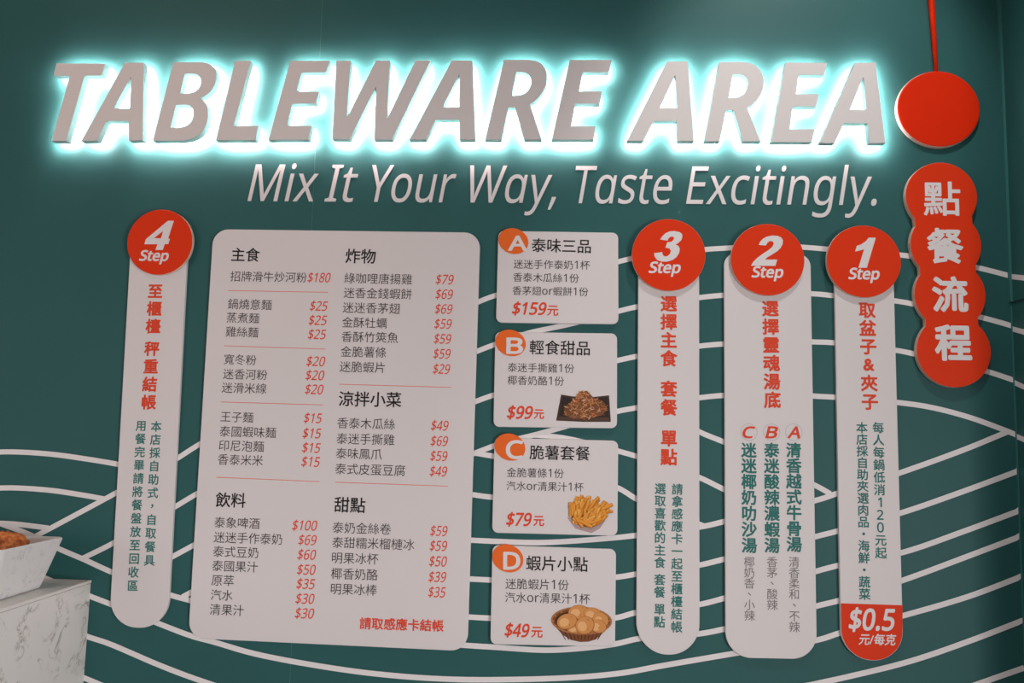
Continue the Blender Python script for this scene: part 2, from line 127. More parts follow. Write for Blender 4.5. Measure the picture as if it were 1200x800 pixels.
def tessellate(loops):                       # 2-D loops (outer and holes) -> verts, triangles, by Blender's own 2-D curve fill
    c = bpy.data.curves.new('tmp', 'CURVE'); c.dimensions = '2D'; c.fill_mode = 'BOTH'
    for lp in loops:
        s = c.splines.new('POLY'); s.points.add(len(lp) - 1); s.use_cyclic_u = True
        for p, q in zip(s.points, lp): p.co = (q[0], q[1], 0, 1)
    return c
def curve_tris(c):
    o = bpy.data.objects.new('tmp', c); me = o.to_mesh()
    vs = [(v.co.x, v.co.y) for v in me.vertices]; fs = [tuple(p.vertices) for p in me.polygons]
    o.to_mesh_clear(); bpy.data.objects.remove(o); bpy.data.curves.remove(c)
    return vs, fs
NOTO = json.loads(r'''{"M":[727,[[[78,573],[78,0],[144,0],[144,347],[144,367],[144,387],[144,407],[143,426],[142,444],[142,461],[141,477],[140,490],[139,502],[142,502],[330,0],[390,0],[581,501],[584,501],[583,489],[582,475],[581,460],[580,443],[580,426],[579,408],[579,389],[578,371],[578,352],[578,0],[650,0],[650,573],[544,573],[364,103],[361,103],[184,573]]]],"i":[207,[[[68,430],[68,0],[139,0],[139,430]],[[104,591],[93,590],[83,586],[75,580],[68,572],[64,560],[63,546],[64,532],[68,521],[75,512],[83,506],[93,502],[104,501],[115,502],[124,506],[133,512],[140,521],[144,532],[145,546],[144,560],[140,572],[133,580],[124,586],[115,590]]]],"x":[424,[[[22,430],[170,220],[14,0],[94,0],[213,172],[330,0],[410,0],[253,220],[402,430],[322,430],[213,268],[102,430]]]],"I":[272,[[[32,573],[32,531],[99,515],[99,57],[32,42],[32,0],[239,0],[239,42],[172,57],[172,515],[239,531],[239,573]]]],"t":[289,[[[103,528],[75,437],[13,409],[13,375],[74,375],[74,125],[76,93],[82,66],[91,44],[104,27],[120,13],[138,4],[157,-3],[178,-7],[200,-8],[213,-8],[226,-6],[240,-4],[253,-2],[263,1],[272,5],[272,59],[264,56],[255,54],[245,53],[233,51],[222,50],[212,50],[193,52],[177,58],[163,69],[153,83],[146,103],[144,127],[144,375],[269,375],[269,430],[144,430],[144,528]]]],"Y":[454,[[[0,573],[191,219],[191,0],[263,0],[263,222],[454,573],[376,573],[227,291],[79,573]]]],"o":[485,[[[244,438],[204,435],[169,426],[137,412],[110,392],[87,367],[68,336],[55,301],[47,261],[44,216],[46,181],[51,150],[59,121],[70,95],[84,71],[100,51],[119,33],[140,18],[163,7],[188,-1],[214,-6],[241,-8],[271,-6],[299,-1],[324,7],[348,18],[369,33],[388,51],[404,71],[417,95],[428,121],[436,150],[440,181],[442,216],[439,261],[431,301],[417,336],[398,367],[374,392],[347,412],[316,426],[281,435]],[[202,374],[242,379],[270,376],[294,370],[314,359],[331,344],[345,325],[355,303],[363,277],[367,248],[369,216],[367,184],[363,154],[356,128],[345,105],[331,86],[314,71],[294,59],[270,53],[243,51],[216,53],[192,59],[172,71],[155,86],[141,105],[130,128],[123,154],[119,184],[117,216],[120,263],[130,303],[147,335],[171,359]]]],"u":[496,[[[63,430],[63,148],[65,114],[71,85],[81,59],[95,38],[112,21],[134,8],[159,-1],[187,-6],[220,-8],[238,-7],[256,-5],[273,-1],[290,4],[306,11],[321,20],[334,31],[346,43],[356,57],[359,57],[370,0],[427,0],[427,430],[357,430],[357,206],[356,175],[352,146],[345,121],[336,100],[323,82],[306,69],[285,59],[260,53],[230,51],[200,53],[176,62],[158,76],[145,96],[137,122],[135,153],[135,430]]]],"r":[331,[[[269,438],[249,437],[231,433],[214,426],[198,418],[183,407],[170,395],[158,381],[147,367],[137,351],[134,351],[126,430],[68,430],[68,0],[139,0],[139,229],[140,251],[143,270],[149,289],[156,305],[166,321],[176,334],[189,346],[202,355],[217,363],[232,369],[248,373],[264,374],[271,374],[279,373],[287,372],[296,371],[303,370],[310,368],[319,433],[312,435],[304,436],[295,437],[286,437],[277,438]]]],"W":[746,[[[10,573],[161,0],[234,0],[342,373],[346,385],[349,397],[352,409],[355,421],[358,433],[361,443],[363,454],[365,463],[367,471],[368,478],[369,484],[370,488],[370,484],[372,478],[373,471],[375,463],[378,454],[380,443],[383,433],[386,421],[389,410],[392,398],[395,387],[399,375],[510,0],[583,0],[735,573],[660,573],[572,224],[568,207],[564,191],[560,175],[556,159],[553,144],[550,129],[548,114],[545,100],[544,87],[542,96],[540,106],[538,117],[536,128],[534,139],[532,151],[529,163],[526,175],[523,187],[520,200],[516,212],[512,225],[407,573],[333,573],[232,227],[229,215],[225,203],[222,191],[219,179],[216,166],[213,154],[211,142],[209,131],[206,119],[205,108],[203,97],[201,87],[200,97],[198,107],[196,118],[195,129],[193,140],[190,151],[188,163],[185,175],[183,186],[180,199],[177,211],[174,223],[85,573]]]],"a":[450,[[[231,437],[204,436],[177,432],[151,426],[126,419],[104,410],[84,400],[106,347],[124,355],[143,363],[163,370],[183,376],[205,379],[227,380],[253,378],[275,371],[293,359],[306,342],[313,317],[316,285],[316,259],[243,257],[179,251],[127,238],[87,219],[59,192],[43,159],[37,119],[39,92],[45,68],[55,48],[68,30],[84,16],[103,6],[124,-2],[148,-7],[172,-8],[195,-7],[216,-5],[234,-1],[250,5],[265,13],[279,22],[292,33],[304,46],[317,61],[320,61],[334,0],[385,0],[385,293],[381,338],[368,375],[347,403],[318,422],[279,433]],[[252,208],[315,210],[315,172],[311,134],[299,103],[279,79],[253,62],[223,52],[188,49],[167,51],[148,56],[132,66],[120,79],[112,97],[110,119],[113,144],[124,165],[141,182],[167,195],[204,203]]]],"y":[409,[[[1,430],[174,-2],[152,-59],[145,-73],[138,-87],[130,-99],[121,-110],[110,-118],[99,-126],[86,-131],[72,-134],[56,-135],[47,-135],[38,-134],[30,-133],[22,-132],[15,-131],[9,-130],[9,-186],[16,-188],[25,-189],[34,-190],[44,-192],[55,-192],[67,-192],[94,-191],[117,-185],[138,-176],[157,-164],[173,-148],[188,-130],[201,-108],[213,-85],[224,-59],[409,430],[333,430],[245,186],[238,164],[231,142],[224,121],[217,100],[212,83],[209,68],[205,68],[203,80],[200,92],[196,105],[193,117],[188,130],[184,144],[179,157],[174,171],[169,185],[76,430]]]],"T":[446,[[[8,573],[8,509],[187,509],[187,0],[259,0],[259,509],[437,509],[437,573]]]],"s":[384,[[[202,438],[157,435],[118,425],[85,408],[61,386],[46,358],[41,324],[43,302],[48,283],[57,266],[69,252],[84,239],[103,228],[124,217],[148,206],[174,196],[200,185],[222,176],[239,167],[253,158],[264,150],[271,141],[276,132],[279,123],[280,112],[277,94],[269,79],[256,66],[236,57],[211,51],[178,49],[153,50],[128,54],[104,60],[81,67],[60,75],[42,83],[42,19],[59,11],[78,5],[99,-1],[122,-5],[148,-7],[176,-8],[210,-6],[241,-2],[268,6],[292,18],[311,32],[327,49],[339,69],[346,92],[348,119],[346,140],[341,159],[333,176],[321,191],[306,203],[289,215],[268,226],[245,236],[219,246],[193,256],[172,266],[154,274],[139,282],[127,290],[119,298],[113,307],[109,317],[108,328],[111,343],[118,356],[131,366],[149,374],[171,379],[197,380],[218,379],[238,377],[258,372],[278,366],[297,360],[315,353],[339,409],[319,417],[298,424],[275,430],[252,434],[228,437]]]],"E":[446,[[[78,573],[78,0],[398,0],[398,63],[150,63],[150,268],[383,268],[383,330],[150,330],[150,509],[398,509],[398,573]]]],"c":[385,[[[245,438],[208,435],[174,428],[142,415],[114,396],[90,372],[71,342],[56,305],[47,262],[44,213],[47,165],[55,123],[69,87],[88,58],[112,34],[139,15],[170,2],[204,-5],[241,-8],[264,-7],[285,-5],[304,-2],[320,3],[336,8],[351,15],[351,78],[336,71],[319,65],[302,60],[283,56],[262,54],[240,53],[214,55],[191,61],[172,71],[155,86],[141,104],[131,126],[123,152],[119,181],[117,213],[119,247],[123,277],[131,303],[141,325],[155,343],[172,358],[193,368],[217,374],[244,376],[259,375],[275,373],[292,370],[308,365],[323,361],[337,356],[358,415],[344,421],[328,426],[309,431],[288,435],[267,437]]]],"n":[496,[[[275,438],[257,437],[239,435],[222,431],[206,425],[190,418],[175,409],[162,398],[150,385],[140,371],[136,371],[125,430],[68,430],[68,0],[139,0],[139,223],[142,269],[151,308],[166,338],[189,361],[222,374],[265,379],[295,376],[319,367],[338,353],[351,333],[358,307],[361,275],[361,0],[431,0],[431,280],[426,330],[413,371],[391,401],[361,421],[322,434]]]],"g":[493,[[[221,438],[169,431],[126,411],[91,377],[65,332],[49,278],[44,214],[49,149],[65,95],[91,51],[126,18],[170,-2],[221,-8],[250,-6],[275,-1],[299,8],[320,21],[338,37],[354,57],[358,57],[357,51],[357,43],[356,32],[356,21],[355,11],[355,4],[355,-13],[352,-48],[341,-77],[324,-101],[300,-119],[271,-130],[237,-134],[206,-133],[177,-130],[149,-125],[123,-118],[99,-110],[78,-100],[78,-165],[99,-174],[122,-180],[147,-186],[174,-189],[202,-192],[233,-192],[274,-190],[310,-183],[341,-172],[367,-155],[388,-135],[404,-109],[416,-80],[423,-46],[425,-7],[425,430],[369,430],[359,373],[355,373],[338,393],[319,409],[297,422],[273,431],[248,436]],[[207,376],[230,379],[257,377],[281,371],[302,362],[319,348],[332,331],[343,309],[350,282],[355,251],[356,214],[356,197],[355,173],[353,151],[349,131],[343,113],[336,98],[326,85],[315,74],[303,65],[288,58],[271,53],[253,51],[232,50],[197,54],[169,68],[146,92],[130,124],[120,165],[117,213],[119,247],[123,277],[130,303],[140,326],[153,344],[169,359],[187,370]]]],"l":[207,[[[68,609],[68,0],[139,0],[139,609]]]],".":[215,[[[107,97],[94,96],[82,92],[72,85],[64,75],[59,61],[58,43],[59,26],[64,12],[72,2],[82,-6],[94,-10],[107,-11],[120,-10],[132,-6],[142,2],[151,12],[156,26],[157,43],[156,61],[151,75],[142,85],[132,92],[120,96]]]],",":[215,[[[73,93],[70,74],[67,53],[63,31],[58,8],[53,-15],[49,-38],[43,-61],[38,-83],[33,-103],[85,-103],[94,-84],[102,-63],[111,-42],[120,-20],[128,1],[136,23],[143,45],[149,65],[154,84],[148,93]]]],"$":[459,[[[203,609],[203,538],[173,535],[146,529],[122,519],[101,507],[83,492],[69,475],[58,455],[52,432],[50,407],[52,383],[57,362],[66,342],[79,325],[96,310],[116,296],[141,284],[170,273],[203,263],[203,101],[175,103],[148,106],[119,111],[93,118],[70,126],[50,134],[50,66],[69,58],[91,52],[117,47],[145,43],[174,40],[203,39],[203,-47],[254,-47],[254,43],[301,51],[340,65],[372,85],[395,111],[409,141],[414,176],[412,202],[406,223],[396,242],[382,258],[364,272],[342,284],[317,296],[288,306],[254,317],[254,478],[275,476],[296,472],[317,468],[337,463],[356,457],[374,450],[395,509],[375,517],[354,524],[332,530],[307,534],[282,538],[254,539],[254,609]],[[185,475],[203,476],[203,334],[183,340],[166,346],[152,352],[141,360],[133,368],[126,377],[122,388],[120,400],[119,413],[120,424],[123,435],[128,444],[135,453],[144,460],[156,466],[169,471]],[[254,105],[254,246],[276,240],[294,234],[309,228],[321,221],[330,213],[337,205],[341,195],[344,184],[345,172],[342,155],[335,140],[323,127],[306,117],[283,110]]]],"0":[459,[[[229,581],[186,578],[149,566],[119,547],[93,520],[73,486],[58,446],[48,399],[41,346],[39,287],[42,229],[48,176],[60,129],[76,88],[97,54],[122,27],[153,8],[188,-4],[229,-8],[261,-6],[290,1],[316,12],[339,27],[359,47],[376,70],[390,97],[401,128],[409,163],[415,201],[418,242],[419,287],[417,346],[410,399],[399,446],[382,486],[361,520],[335,547],[304,566],[269,578]],[[202,518],[229,521],[256,518],[279,510],[298,495],[314,475],[326,449],[336,417],[343,380],[347,336],[348,287],[347,238],[343,194],[336,156],[326,124],[314,98],[298,78],[279,64],[256,55],[229,52],[202,55],[178,64],[159,78],[143,98],[131,125],[121,156],[115,194],[111,238],[110,287],[111,336],[115,380],[121,417],[131,449],[143,475],[159,495],[178,510]]]],"1":[459,[[[226,573],[71,452],[108,405],[169,455],[179,463],[188,471],[196,477],[203,483],[211,491],[219,499],[218,489],[218,479],[217,470],[217,460],[216,450],[216,439],[216,428],[216,415],[216,400],[216,0],[285,0],[285,573]]]],"2":[459,[[[221,581],[197,580],[174,577],[153,572],[132,565],[113,557],[94,548],[77,537],[60,526],[45,513],[83,466],[104,482],[126,495],[147,506],[169,514],[194,519],[221,520],[249,518],[273,510],[294,496],[309,477],[318,453],[322,424],[320,399],[315,376],[306,353],[295,331],[280,309],[261,287],[240,264],[216,238],[188,210],[38,59],[38,0],[417,0],[417,64],[128,64],[128,67],[247,185],[275,214],[301,241],[324,267],[344,292],[361,318],[375,344],[386,371],[392,399],[394,428],[391,458],[384,485],[372,510],[356,531],[336,548],[313,562],[285,572],[255,579]]]],"3":[459,[[[218,581],[181,579],[147,573],[115,563],[87,550],[61,537],[39,521],[75,473],[89,482],[103,491],[117,498],[132,505],[147,511],[164,515],[181,519],[199,521],[219,521],[249,519],[274,511],[295,498],[311,481],[320,460],[323,434],[321,413],[316,394],[307,377],[294,362],[278,350],[259,339],[236,332],[209,327],[180,326],[123,326],[123,265],[179,265],[211,264],[240,261],[265,255],[288,247],[306,236],[320,223],[331,206],[337,187],[339,164],[335,132],[324,104],[305,81],[278,65],[241,55],[194,51],[168,52],[141,56],[114,61],[87,69],[61,78],[36,89],[36,23],[60,13],[85,5],[110,-1],[136,-5],[164,-7],[193,-8],[241,-6],[283,2],[318,14],[348,30],[371,50],[390,74],[403,101],[410,131],[413,163],[409,198],[398,229],[379,255],[353,276],[319,290],[277,298],[277,302],[300,307],[321,316],[340,326],[356,339],[370,355],[381,372],[389,392],[394,414],[395,439],[390,477],[376,511],[352,540],[317,563],[273,576]]]],"4":[459,[[[286,576],[17,190],[17,130],[291,130],[291,0],[359,0],[359,130],[443,130],[443,193],[359,193],[359,576]],[[292,500],[295,500],[295,492],[294,483],[294,474],[294,464],[293,454],[293,444],[292,434],[292,423],[291,412],[291,400],[291,387],[291,374],[291,193],[86,193],[257,438],[263,446],[270,456],[276,468],[282,479],[287,490]]]],"5":[459,[[[86,573],[64,302],[99,280],[112,283],[128,285],[146,288],[164,290],[182,291],[197,292],[243,289],[279,279],[306,262],[325,239],[337,210],[341,176],[339,149],[333,126],[323,106],[310,89],[293,76],[274,65],[252,58],[227,54],[200,52],[174,53],[148,57],[121,62],[95,70],[71,79],[51,90],[51,23],[70,14],[91,6],[116,0],[142,-4],[170,-7],[199,-8],[242,-5],[280,2],[314,15],[343,32],[368,54],[387,81],[402,111],[410,145],[413,183],[410,217],[402,247],[389,274],[371,297],[349,316],[322,331],[292,342],[258,349],[221,351],[202,351],[185,350],[169,348],[155,346],[142,344],[132,342],[146,508],[373,508],[373,573]]]],"6":[459,[[[306,581],[265,578],[228,572],[196,562],[168,548],[143,530],[121,510],[103,486],[87,461],[75,433],[64,404],[57,374],[51,342],[47,310],[45,278],[44,245],[46,204],[51,166],[59,133],[70,103],[84,76],[101,54],[119,35],[140,19],[163,7],[187,-1],[212,-6],[239,-8],[275,-5],[307,2],[336,15],[361,33],[382,55],[399,82],[411,112],[419,147],[421,184],[419,220],[412,251],[400,279],[384,303],[365,322],[342,338],[316,349],[287,356],[255,358],[233,357],[213,355],[194,350],[178,343],[163,335],[150,326],[138,315],[128,303],[119,291],[115,291],[117,322],[121,352],[127,380],[134,407],[145,431],[158,454],[173,474],[193,491],[216,504],[242,515],[273,521],[308,523],[320,523],[332,522],[344,520],[356,519],[367,516],[377,513],[377,573],[368,576],[356,578],[344,579],[330,580],[318,580]],[[217,301],[241,303],[274,300],[302,289],[324,271],[339,247],[348,218],[351,184],[348,143],[337,109],[320,84],[297,66],[270,55],[238,51],[219,53],[201,57],[185,64],[170,74],[158,85],[146,99],[137,114],[129,129],[123,146],[119,163],[116,181],[115,198],[117,215],[122,232],[131,248],[143,263],[157,276],[175,287],[195,296]]]],"7":[459,[[[35,573],[35,508],[344,508],[109,0],[187,0],[419,518],[419,573]]]],"8":[459,[[[229,581],[197,579],[168,573],[141,565],[117,552],[97,537],[80,518],[68,497],[60,472],[58,444],[59,422],[64,401],[71,383],[81,366],[93,350],[107,336],[123,322],[140,310],[158,299],[138,289],[118,277],[99,264],[82,249],[68,232],[56,214],[47,194],[41,171],[39,146],[42,115],[49,87],[61,63],[78,42],[100,24],[126,10],[157,0],[192,-6],[231,-8],[267,-6],[300,1],[330,11],[356,26],[378,44],[395,65],[408,90],[416,118],[419,148],[417,173],[411,196],[401,216],[389,234],[373,250],[355,265],[335,279],[314,291],[291,303],[310,314],[329,325],[346,338],[361,352],[374,367],[385,383],[394,401],[399,421],[400,443],[398,472],[390,497],[378,519],[362,538],[341,553],[318,565],[291,574],[261,579]],[[200,521],[228,524],[257,521],[282,514],[302,502],[318,486],[327,466],[330,441],[329,423],[325,406],[317,392],[307,379],[296,367],[282,357],[267,348],[250,339],[232,330],[213,339],[195,348],[179,357],[164,367],[151,379],[141,391],[133,406],[128,422],[127,441],[130,466],[139,486],[155,502],[176,514]],[[194,260],[217,270],[229,265],[253,256],[274,246],[293,235],[310,223],[324,211],[335,197],[343,182],[348,166],[350,148],[346,120],[336,96],[319,76],[295,60],[265,51],[229,48],[192,51],[161,60],[138,76],[121,96],[112,119],[108,145],[110,164],[114,182],[121,197],[130,212],[142,225],[157,237],[174,249]]]],"9":[459,[[[223,581],[188,578],[156,570],[127,557],[101,540],[80,517],[63,491],[50,460],[43,426],[40,387],[42,352],[49,321],[61,294],[76,270],[95,250],[118,235],[144,223],[173,216],[204,214],[227,215],[247,218],[266,223],[282,230],[297,238],[310,247],[322,258],[332,269],[341,281],[346,281],[344,250],[340,221],[334,192],[327,165],[316,141],[303,118],[287,99],[268,82],[245,68],[218,58],[188,52],[152,50],[140,50],[128,51],[115,53],[103,55],[92,57],[82,60],[82,0],[92,-2],[103,-4],[117,-6],[130,-7],[143,-8],[154,-8],[195,-6],[232,0],[265,11],[293,25],[318,42],[340,63],[358,86],[374,112],[387,139],[397,168],[405,199],[410,231],[414,263],[416,295],[417,328],[415,369],[410,406],[402,439],[391,469],[377,495],[361,518],[342,537],[322,553],[299,565],[275,574],[250,579]],[[192,518],[223,521],[242,520],[260,516],[277,508],[291,499],[304,487],[315,474],[324,459],[332,443],[338,426],[342,409],[345,392],[346,374],[344,358],[339,341],[330,325],[318,310],[304,296],[286,285],[266,276],[244,271],[220,269],[186,273],[158,284],[137,301],[122,325],[113,354],[110,388],[113,429],[124,463],[142,488],[165,507]]]],"S":[440,[[[231,581],[197,579],[165,573],[136,563],[110,550],[89,533],[71,513],[58,490],[51,464],[48,435],[49,413],[52,393],[57,375],[65,359],[74,344],[85,330],[98,317],[114,305],[131,294],[151,284],[172,274],[196,265],[228,253],[255,241],[277,230],[295,218],[308,207],[318,194],[325,180],[329,164],[330,147],[329,129],[324,113],[316,98],[305,85],[290,74],[273,66],[252,60],[228,56],[201,55],[171,56],[142,59],[113,65],[86,72],[62,80],[41,88],[41,19],[54,14],[68,9],[83,4],[100,1],[118,-2],[137,-5],[157,-7],[177,-8],[198,-8],[238,-6],[274,1],[307,11],[335,26],[359,44],[378,66],[392,92],[400,121],[403,153],[401,181],[395,206],[385,228],[371,247],[353,264],[332,279],[307,293],[278,306],[246,318],[217,330],[193,341],[172,351],[156,362],[143,373],[133,386],[126,400],[122,416],[121,434],[122,450],[126,464],[133,478],[142,489],[155,499],[169,507],[187,513],[207,516],[229,517],[254,516],[278,513],[302,508],[325,502],[346,495],[366,487],[389,549],[367,558],[343,565],[318,572],[290,577],[262,580]]]],"p":[493,[[[273,438],[251,437],[231,434],[213,429],[197,422],[182,414],[170,405],[158,394],[148,383],[139,371],[136,371],[126,430],[68,430],[68,-192],[139,-192],[139,-16],[139,-5],[138,7],[137,20],[136,33],[135,45],[134,55],[139,55],[148,44],[158,33],[170,24],[182,15],[197,7],[213,1],[231,-4],[251,-7],[272,-8],[306,-5],[337,3],[365,17],[390,37],[410,62],[427,93],[439,129],[447,170],[449,216],[444,284],[428,339],[401,383],[365,413],[322,432]],[[260,379],[296,374],[325,359],[348,334],[363,302],[373,262],[376,217],[375,186],[371,157],[364,131],[354,108],[341,88],[326,72],[308,60],[286,53],[261,51],[233,53],[208,59],[188,70],[172,85],[159,103],[150,126],[144,152],[140,182],[139,216],[139,229],[141,261],[145,289],[152,313],[161,333],[174,349],[190,362],[210,371],[233,377]]]],"q":[493,[[[221,438],[188,435],[157,427],[129,413],[104,393],[83,368],[67,338],[54,302],[47,261],[44,214],[49,146],[66,91],[93,48],[128,17],[170,-2],[219,-8],[251,-6],[279,1],[303,11],[323,25],[340,40],[354,58],[358,58],[357,48],[356,37],[355,25],[355,13],[355,1],[354,-9],[354,-192],[425,-192],[425,430],[369,430],[358,371],[355,371],[341,389],[324,405],[304,419],[280,429],[253,436]],[[196,374],[231,379],[273,375],[305,361],[328,337],[343,305],[352,263],[355,213],[355,199],[353,168],[349,140],[342,116],[333,96],[320,79],[304,67],[284,58],[260,52],[233,51],[197,55],[168,70],[146,93],[130,126],[120,165],[117,213],[120,260],[130,300],[145,334],[167,359]]]],"A":[512,[[[224,575],[0,0],[73,0],[141,177],[368,177],[437,0],[512,0],[289,575]],[[252,490],[255,500],[257,493],[260,484],[263,473],[267,461],[271,449],[274,438],[278,428],[280,420],[282,415],[346,241],[165,241],[230,415],[232,421],[235,429],[238,438],[241,447],[244,457],[247,468],[249,479]]]],"B":[521,[[[78,573],[78,0],[279,0],[318,2],[354,8],[385,19],[413,33],[436,52],[454,74],[467,100],[475,130],[478,163],[476,191],[470,215],[461,236],[448,253],[433,267],[415,279],[395,288],[373,295],[350,300],[350,304],[372,309],[392,317],[409,328],[424,340],[437,354],[446,371],[453,389],[457,409],[459,431],[453,478],[434,515],[404,541],[361,558],[307,569],[241,573]],[[150,511],[245,511],[289,509],[324,502],[351,490],[369,474],[380,451],[384,423],[381,394],[372,371],[357,352],[334,339],[300,331],[256,329],[150,329]],[[150,269],[260,269],[293,267],[321,263],[344,256],[362,247],[377,235],[388,221],[395,205],[399,188],[401,168],[398,138],[388,112],[371,91],[346,74],[311,64],[265,61],[150,61]]]],"C":[507,[[[324,581],[281,578],[242,571],[206,559],[174,543],[145,523],[120,499],[99,471],[81,440],[67,406],[57,369],[51,329],[49,287],[52,230],[62,178],[78,131],[101,90],[130,56],[166,28],[208,8],[257,-4],[312,-8],[342,-7],[369,-6],[393,-2],[416,2],[438,8],[460,15],[460,78],[438,72],[416,66],[394,62],[371,58],[347,56],[322,55],[281,58],[244,68],[213,83],[186,105],[164,132],[147,164],[135,200],[128,241],[125,286],[127,321],[131,353],[139,383],[149,410],[162,434],[178,456],[196,474],[217,490],[241,502],[266,510],[294,516],[323,517],[348,516],[372,513],[394,508],[415,501],[435,494],[453,486],[482,547],[460,557],[435,565],[409,572],[381,577],[353,580]]]],"D":[585,[[[78,573],[78,0],[237,0],[297,4],[351,15],[399,33],[439,58],[474,91],[501,131],[521,177],[533,231],[536,292],[533,350],[521,401],[502,446],[476,484],[443,516],[404,540],[359,558],[309,569],[254,573]],[[150,511],[244,511],[287,508],[327,500],[361,487],[391,469],[416,444],[435,415],[449,379],[457,337],[460,289],[454,220],[434,164],[402,119],[357,87],[299,68],[228,62],[150,62]]]],"e":[452,[[[234,438],[198,435],[164,426],[134,411],[108,390],[86,364],[68,333],[55,297],[47,257],[44,212],[47,167],[56,126],[70,91],[90,61],[114,36],[143,17],[176,3],[212,-5],[251,-8],[279,-7],[304,-5],[327,-1],[349,4],[370,11],[392,20],[392,82],[370,73],[348,66],[327,60],[305,56],[280,53],[254,52],[215,56],[181,69],[154,90],[134,119],[122,157],[117,201],[411,201],[411,244],[409,281],[402,315],[390,346],[374,373],[354,396],[329,414],[301,427],[269,435]],[[202,377],[233,380],[256,378],[276,373],[292,364],[306,353],[318,338],[326,322],[333,302],[336,281],[338,257],[119,257],[125,293],[137,323],[154,348],[175,366]]]],"R":[499,[[[78,573],[78,0],[150,0],[150,237],[264,237],[403,0],[487,0],[330,257],[349,264],[367,274],[385,285],[401,298],[415,315],[427,334],[437,356],[442,381],[444,410],[442,444],[434,474],[422,500],[404,522],[381,540],[353,555],[320,565],[281,571],[236,573]],[[150,510],[232,510],[261,509],[287,505],[310,500],[328,491],[343,480],[355,467],[363,450],[368,430],[370,407],[366,374],[355,347],[338,325],[312,310],[278,301],[236,298],[150,298]]]]}''')
def noto_loops(ch):
    if ch == 'a':                            # the italic, single-storey a: a q without its tail
        adv, lp = NOTO['q']; return adv, [[(x, 0 if y < -30 else y) for x, y in l] for l in lp]
    if ch == 'I':
        adv, lp = NOTO['I']; return adv, lp
    return NOTO[ch]
cache = {}
def embolden(shape, off):                    # heavier strokes: shifted copies of the glyph, each a hair further out than the last
    if off <= 0: return [(x, y, 0.0) for x, y in shape[0]], shape[1]
    vs, fs = shape; V, Fc = [], []
    n = 8 if off < .02 else 12
    offs = [(math.cos(2 * math.pi * k / n) * off, math.sin(2 * math.pi * k / n) * off) for k in range(n)] + ([(math.cos(2 * math.pi * k / 8) * off * .5, math.sin(2 * math.pi * k / 8) * off * .5) for k in range(8)] if off > .03 else []) + [(0, 0)]
    for k, (dx, dy) in enumerate(offs):
        i = len(V); V += [(x + dx, y + dy, k * .00002) for x, y in vs]; Fc += [tuple(i + q for q in f) for f in fs]
    return V, Fc
def latin(body, off=0.0, track=0):           # Latin lettering from plain outlines
    k = ('L', body, off, track)
    if k not in cache:
        c = None; x = 0; loops = []
        for ch in body:
            if ch == ' ': x += 220 + track; continue
            adv, lp = noto_loops(ch)
            loops += [[((px + x) / 1000, py / 1000) for px, py in l] for l in lp]; x += adv + track
        c = tessellate(loops)
        cache[k] = embolden(curve_tris(c), off)
    return cache[k]
def glyph(ch):                               # Blender's built-in font, which falls back to its own CJK glyphs
    k = ('G', ch)
    if k not in cache:
        c = bpy.data.curves.new('tmp', 'FONT'); c.body = ch; c.resolution_u = 2
        cache[k] = curve_tris(c)
    return cache[k]
def cjk(body, off=0.0):
    k = ('C', body, off)
    if k not in cache:
        V, Fc, x = [], [], 0.0
        for ch in body:
            if ch in NOTO:
                adv, lp = noto_loops(ch); s = .00140
                vs, fs = curve_tris(tessellate([[(px * s, py * s) for px, py in l] for l in lp])); adv = adv * s
            else:
                vs, fs = glyph(ch); adv = 1.0 if ord(ch) > 255 else bbox(vs)[1] + .08
            i = len(V); V += [(p[0] + x, p[1]) for p in vs]; Fc += [tuple(i + q for q in f) for f in fs]; x += adv
        cache[k] = embolden((V, Fc), off)
    return cache[k]
def bbox(vs):
    xs = [v[0] for v in vs]; ys = [v[1] for v in vs]; return min(xs), max(xs), min(ys), max(ys)
def shear(vs, s): return [(x + s * y, y, z) for x, y, z in vs]
INK = .0004
def put(name, shape, p0, p1, d, material, parent, h=None, base=False):
    """lettering laid between two points on its board: p0 left, p1 right, both at mid height (pixels of the photo)"""
    vs, fs = shape; x0, x1, y0, y1 = bbox(vs)
    a, b = P(*p0, d), P(*p1, d); u = (b - a); L = u.length; u.normalize()
    v = Vector((-u.z, 0, u.x)); sx = L / (x1 - x0)
    sy = h * .002 / (y1 - y0) if h else sx
    yc = (y0 + y1) / 2
    me = bpy.data.meshes.new(name)
    me.from_pydata([a + u * ((x - x0) * sx) + v * ((y - yc) * sy) + Vector((0, -z, 0)) for x, y, z in vs], [], fs); me.update()
    return new_obj(name, me, material, parent)
def column(name, body, p0, p1, size, d, material, parent, off=0.0, gap=1.0):
    """vertical lettering: p0 centre of the first character, p1 of the last, size = character size in px; spaces in body are gaps"""
    n = 0.0; groups = [[]]
    for ch in body:
        if ch == ' ': n += gap; groups.append([]); continue
        groups[-1].append((ch, n)); n += 1
    last = groups[-1][-1][1]
    a, b = P(*p0, d), P(*p1, d); dn = (b - a); step = dn.length / last; dn.normalize()
    rt = Vector((-dn.z, 0, dn.x)); s = size * .002
    for pos in groups:
        V, Fc = [], []
        for ch, k in pos:
            vs, fs = cjk(ch, off)
            if ch in '0123456789&，、・': x0, x1, y0, y1 = bbox(vs); cx, cy = (x0 + x1) / 2, (y0 + y1) / 2
            else: cx, cy = .5, .38
            o = a + dn * (step * k); i = len(V)
            V += [o + rt * ((x - cx) * s) - dn * ((y - cy) * s) + Vector((0, -z, 0)) for x, y, z in vs]; Fc += [tuple(i + q for q in f) for f in fs]
        me = bpy.data.meshes.new(name); me.from_pydata(V, [], Fc); me.update()
        new_obj(name, me, material, parent)
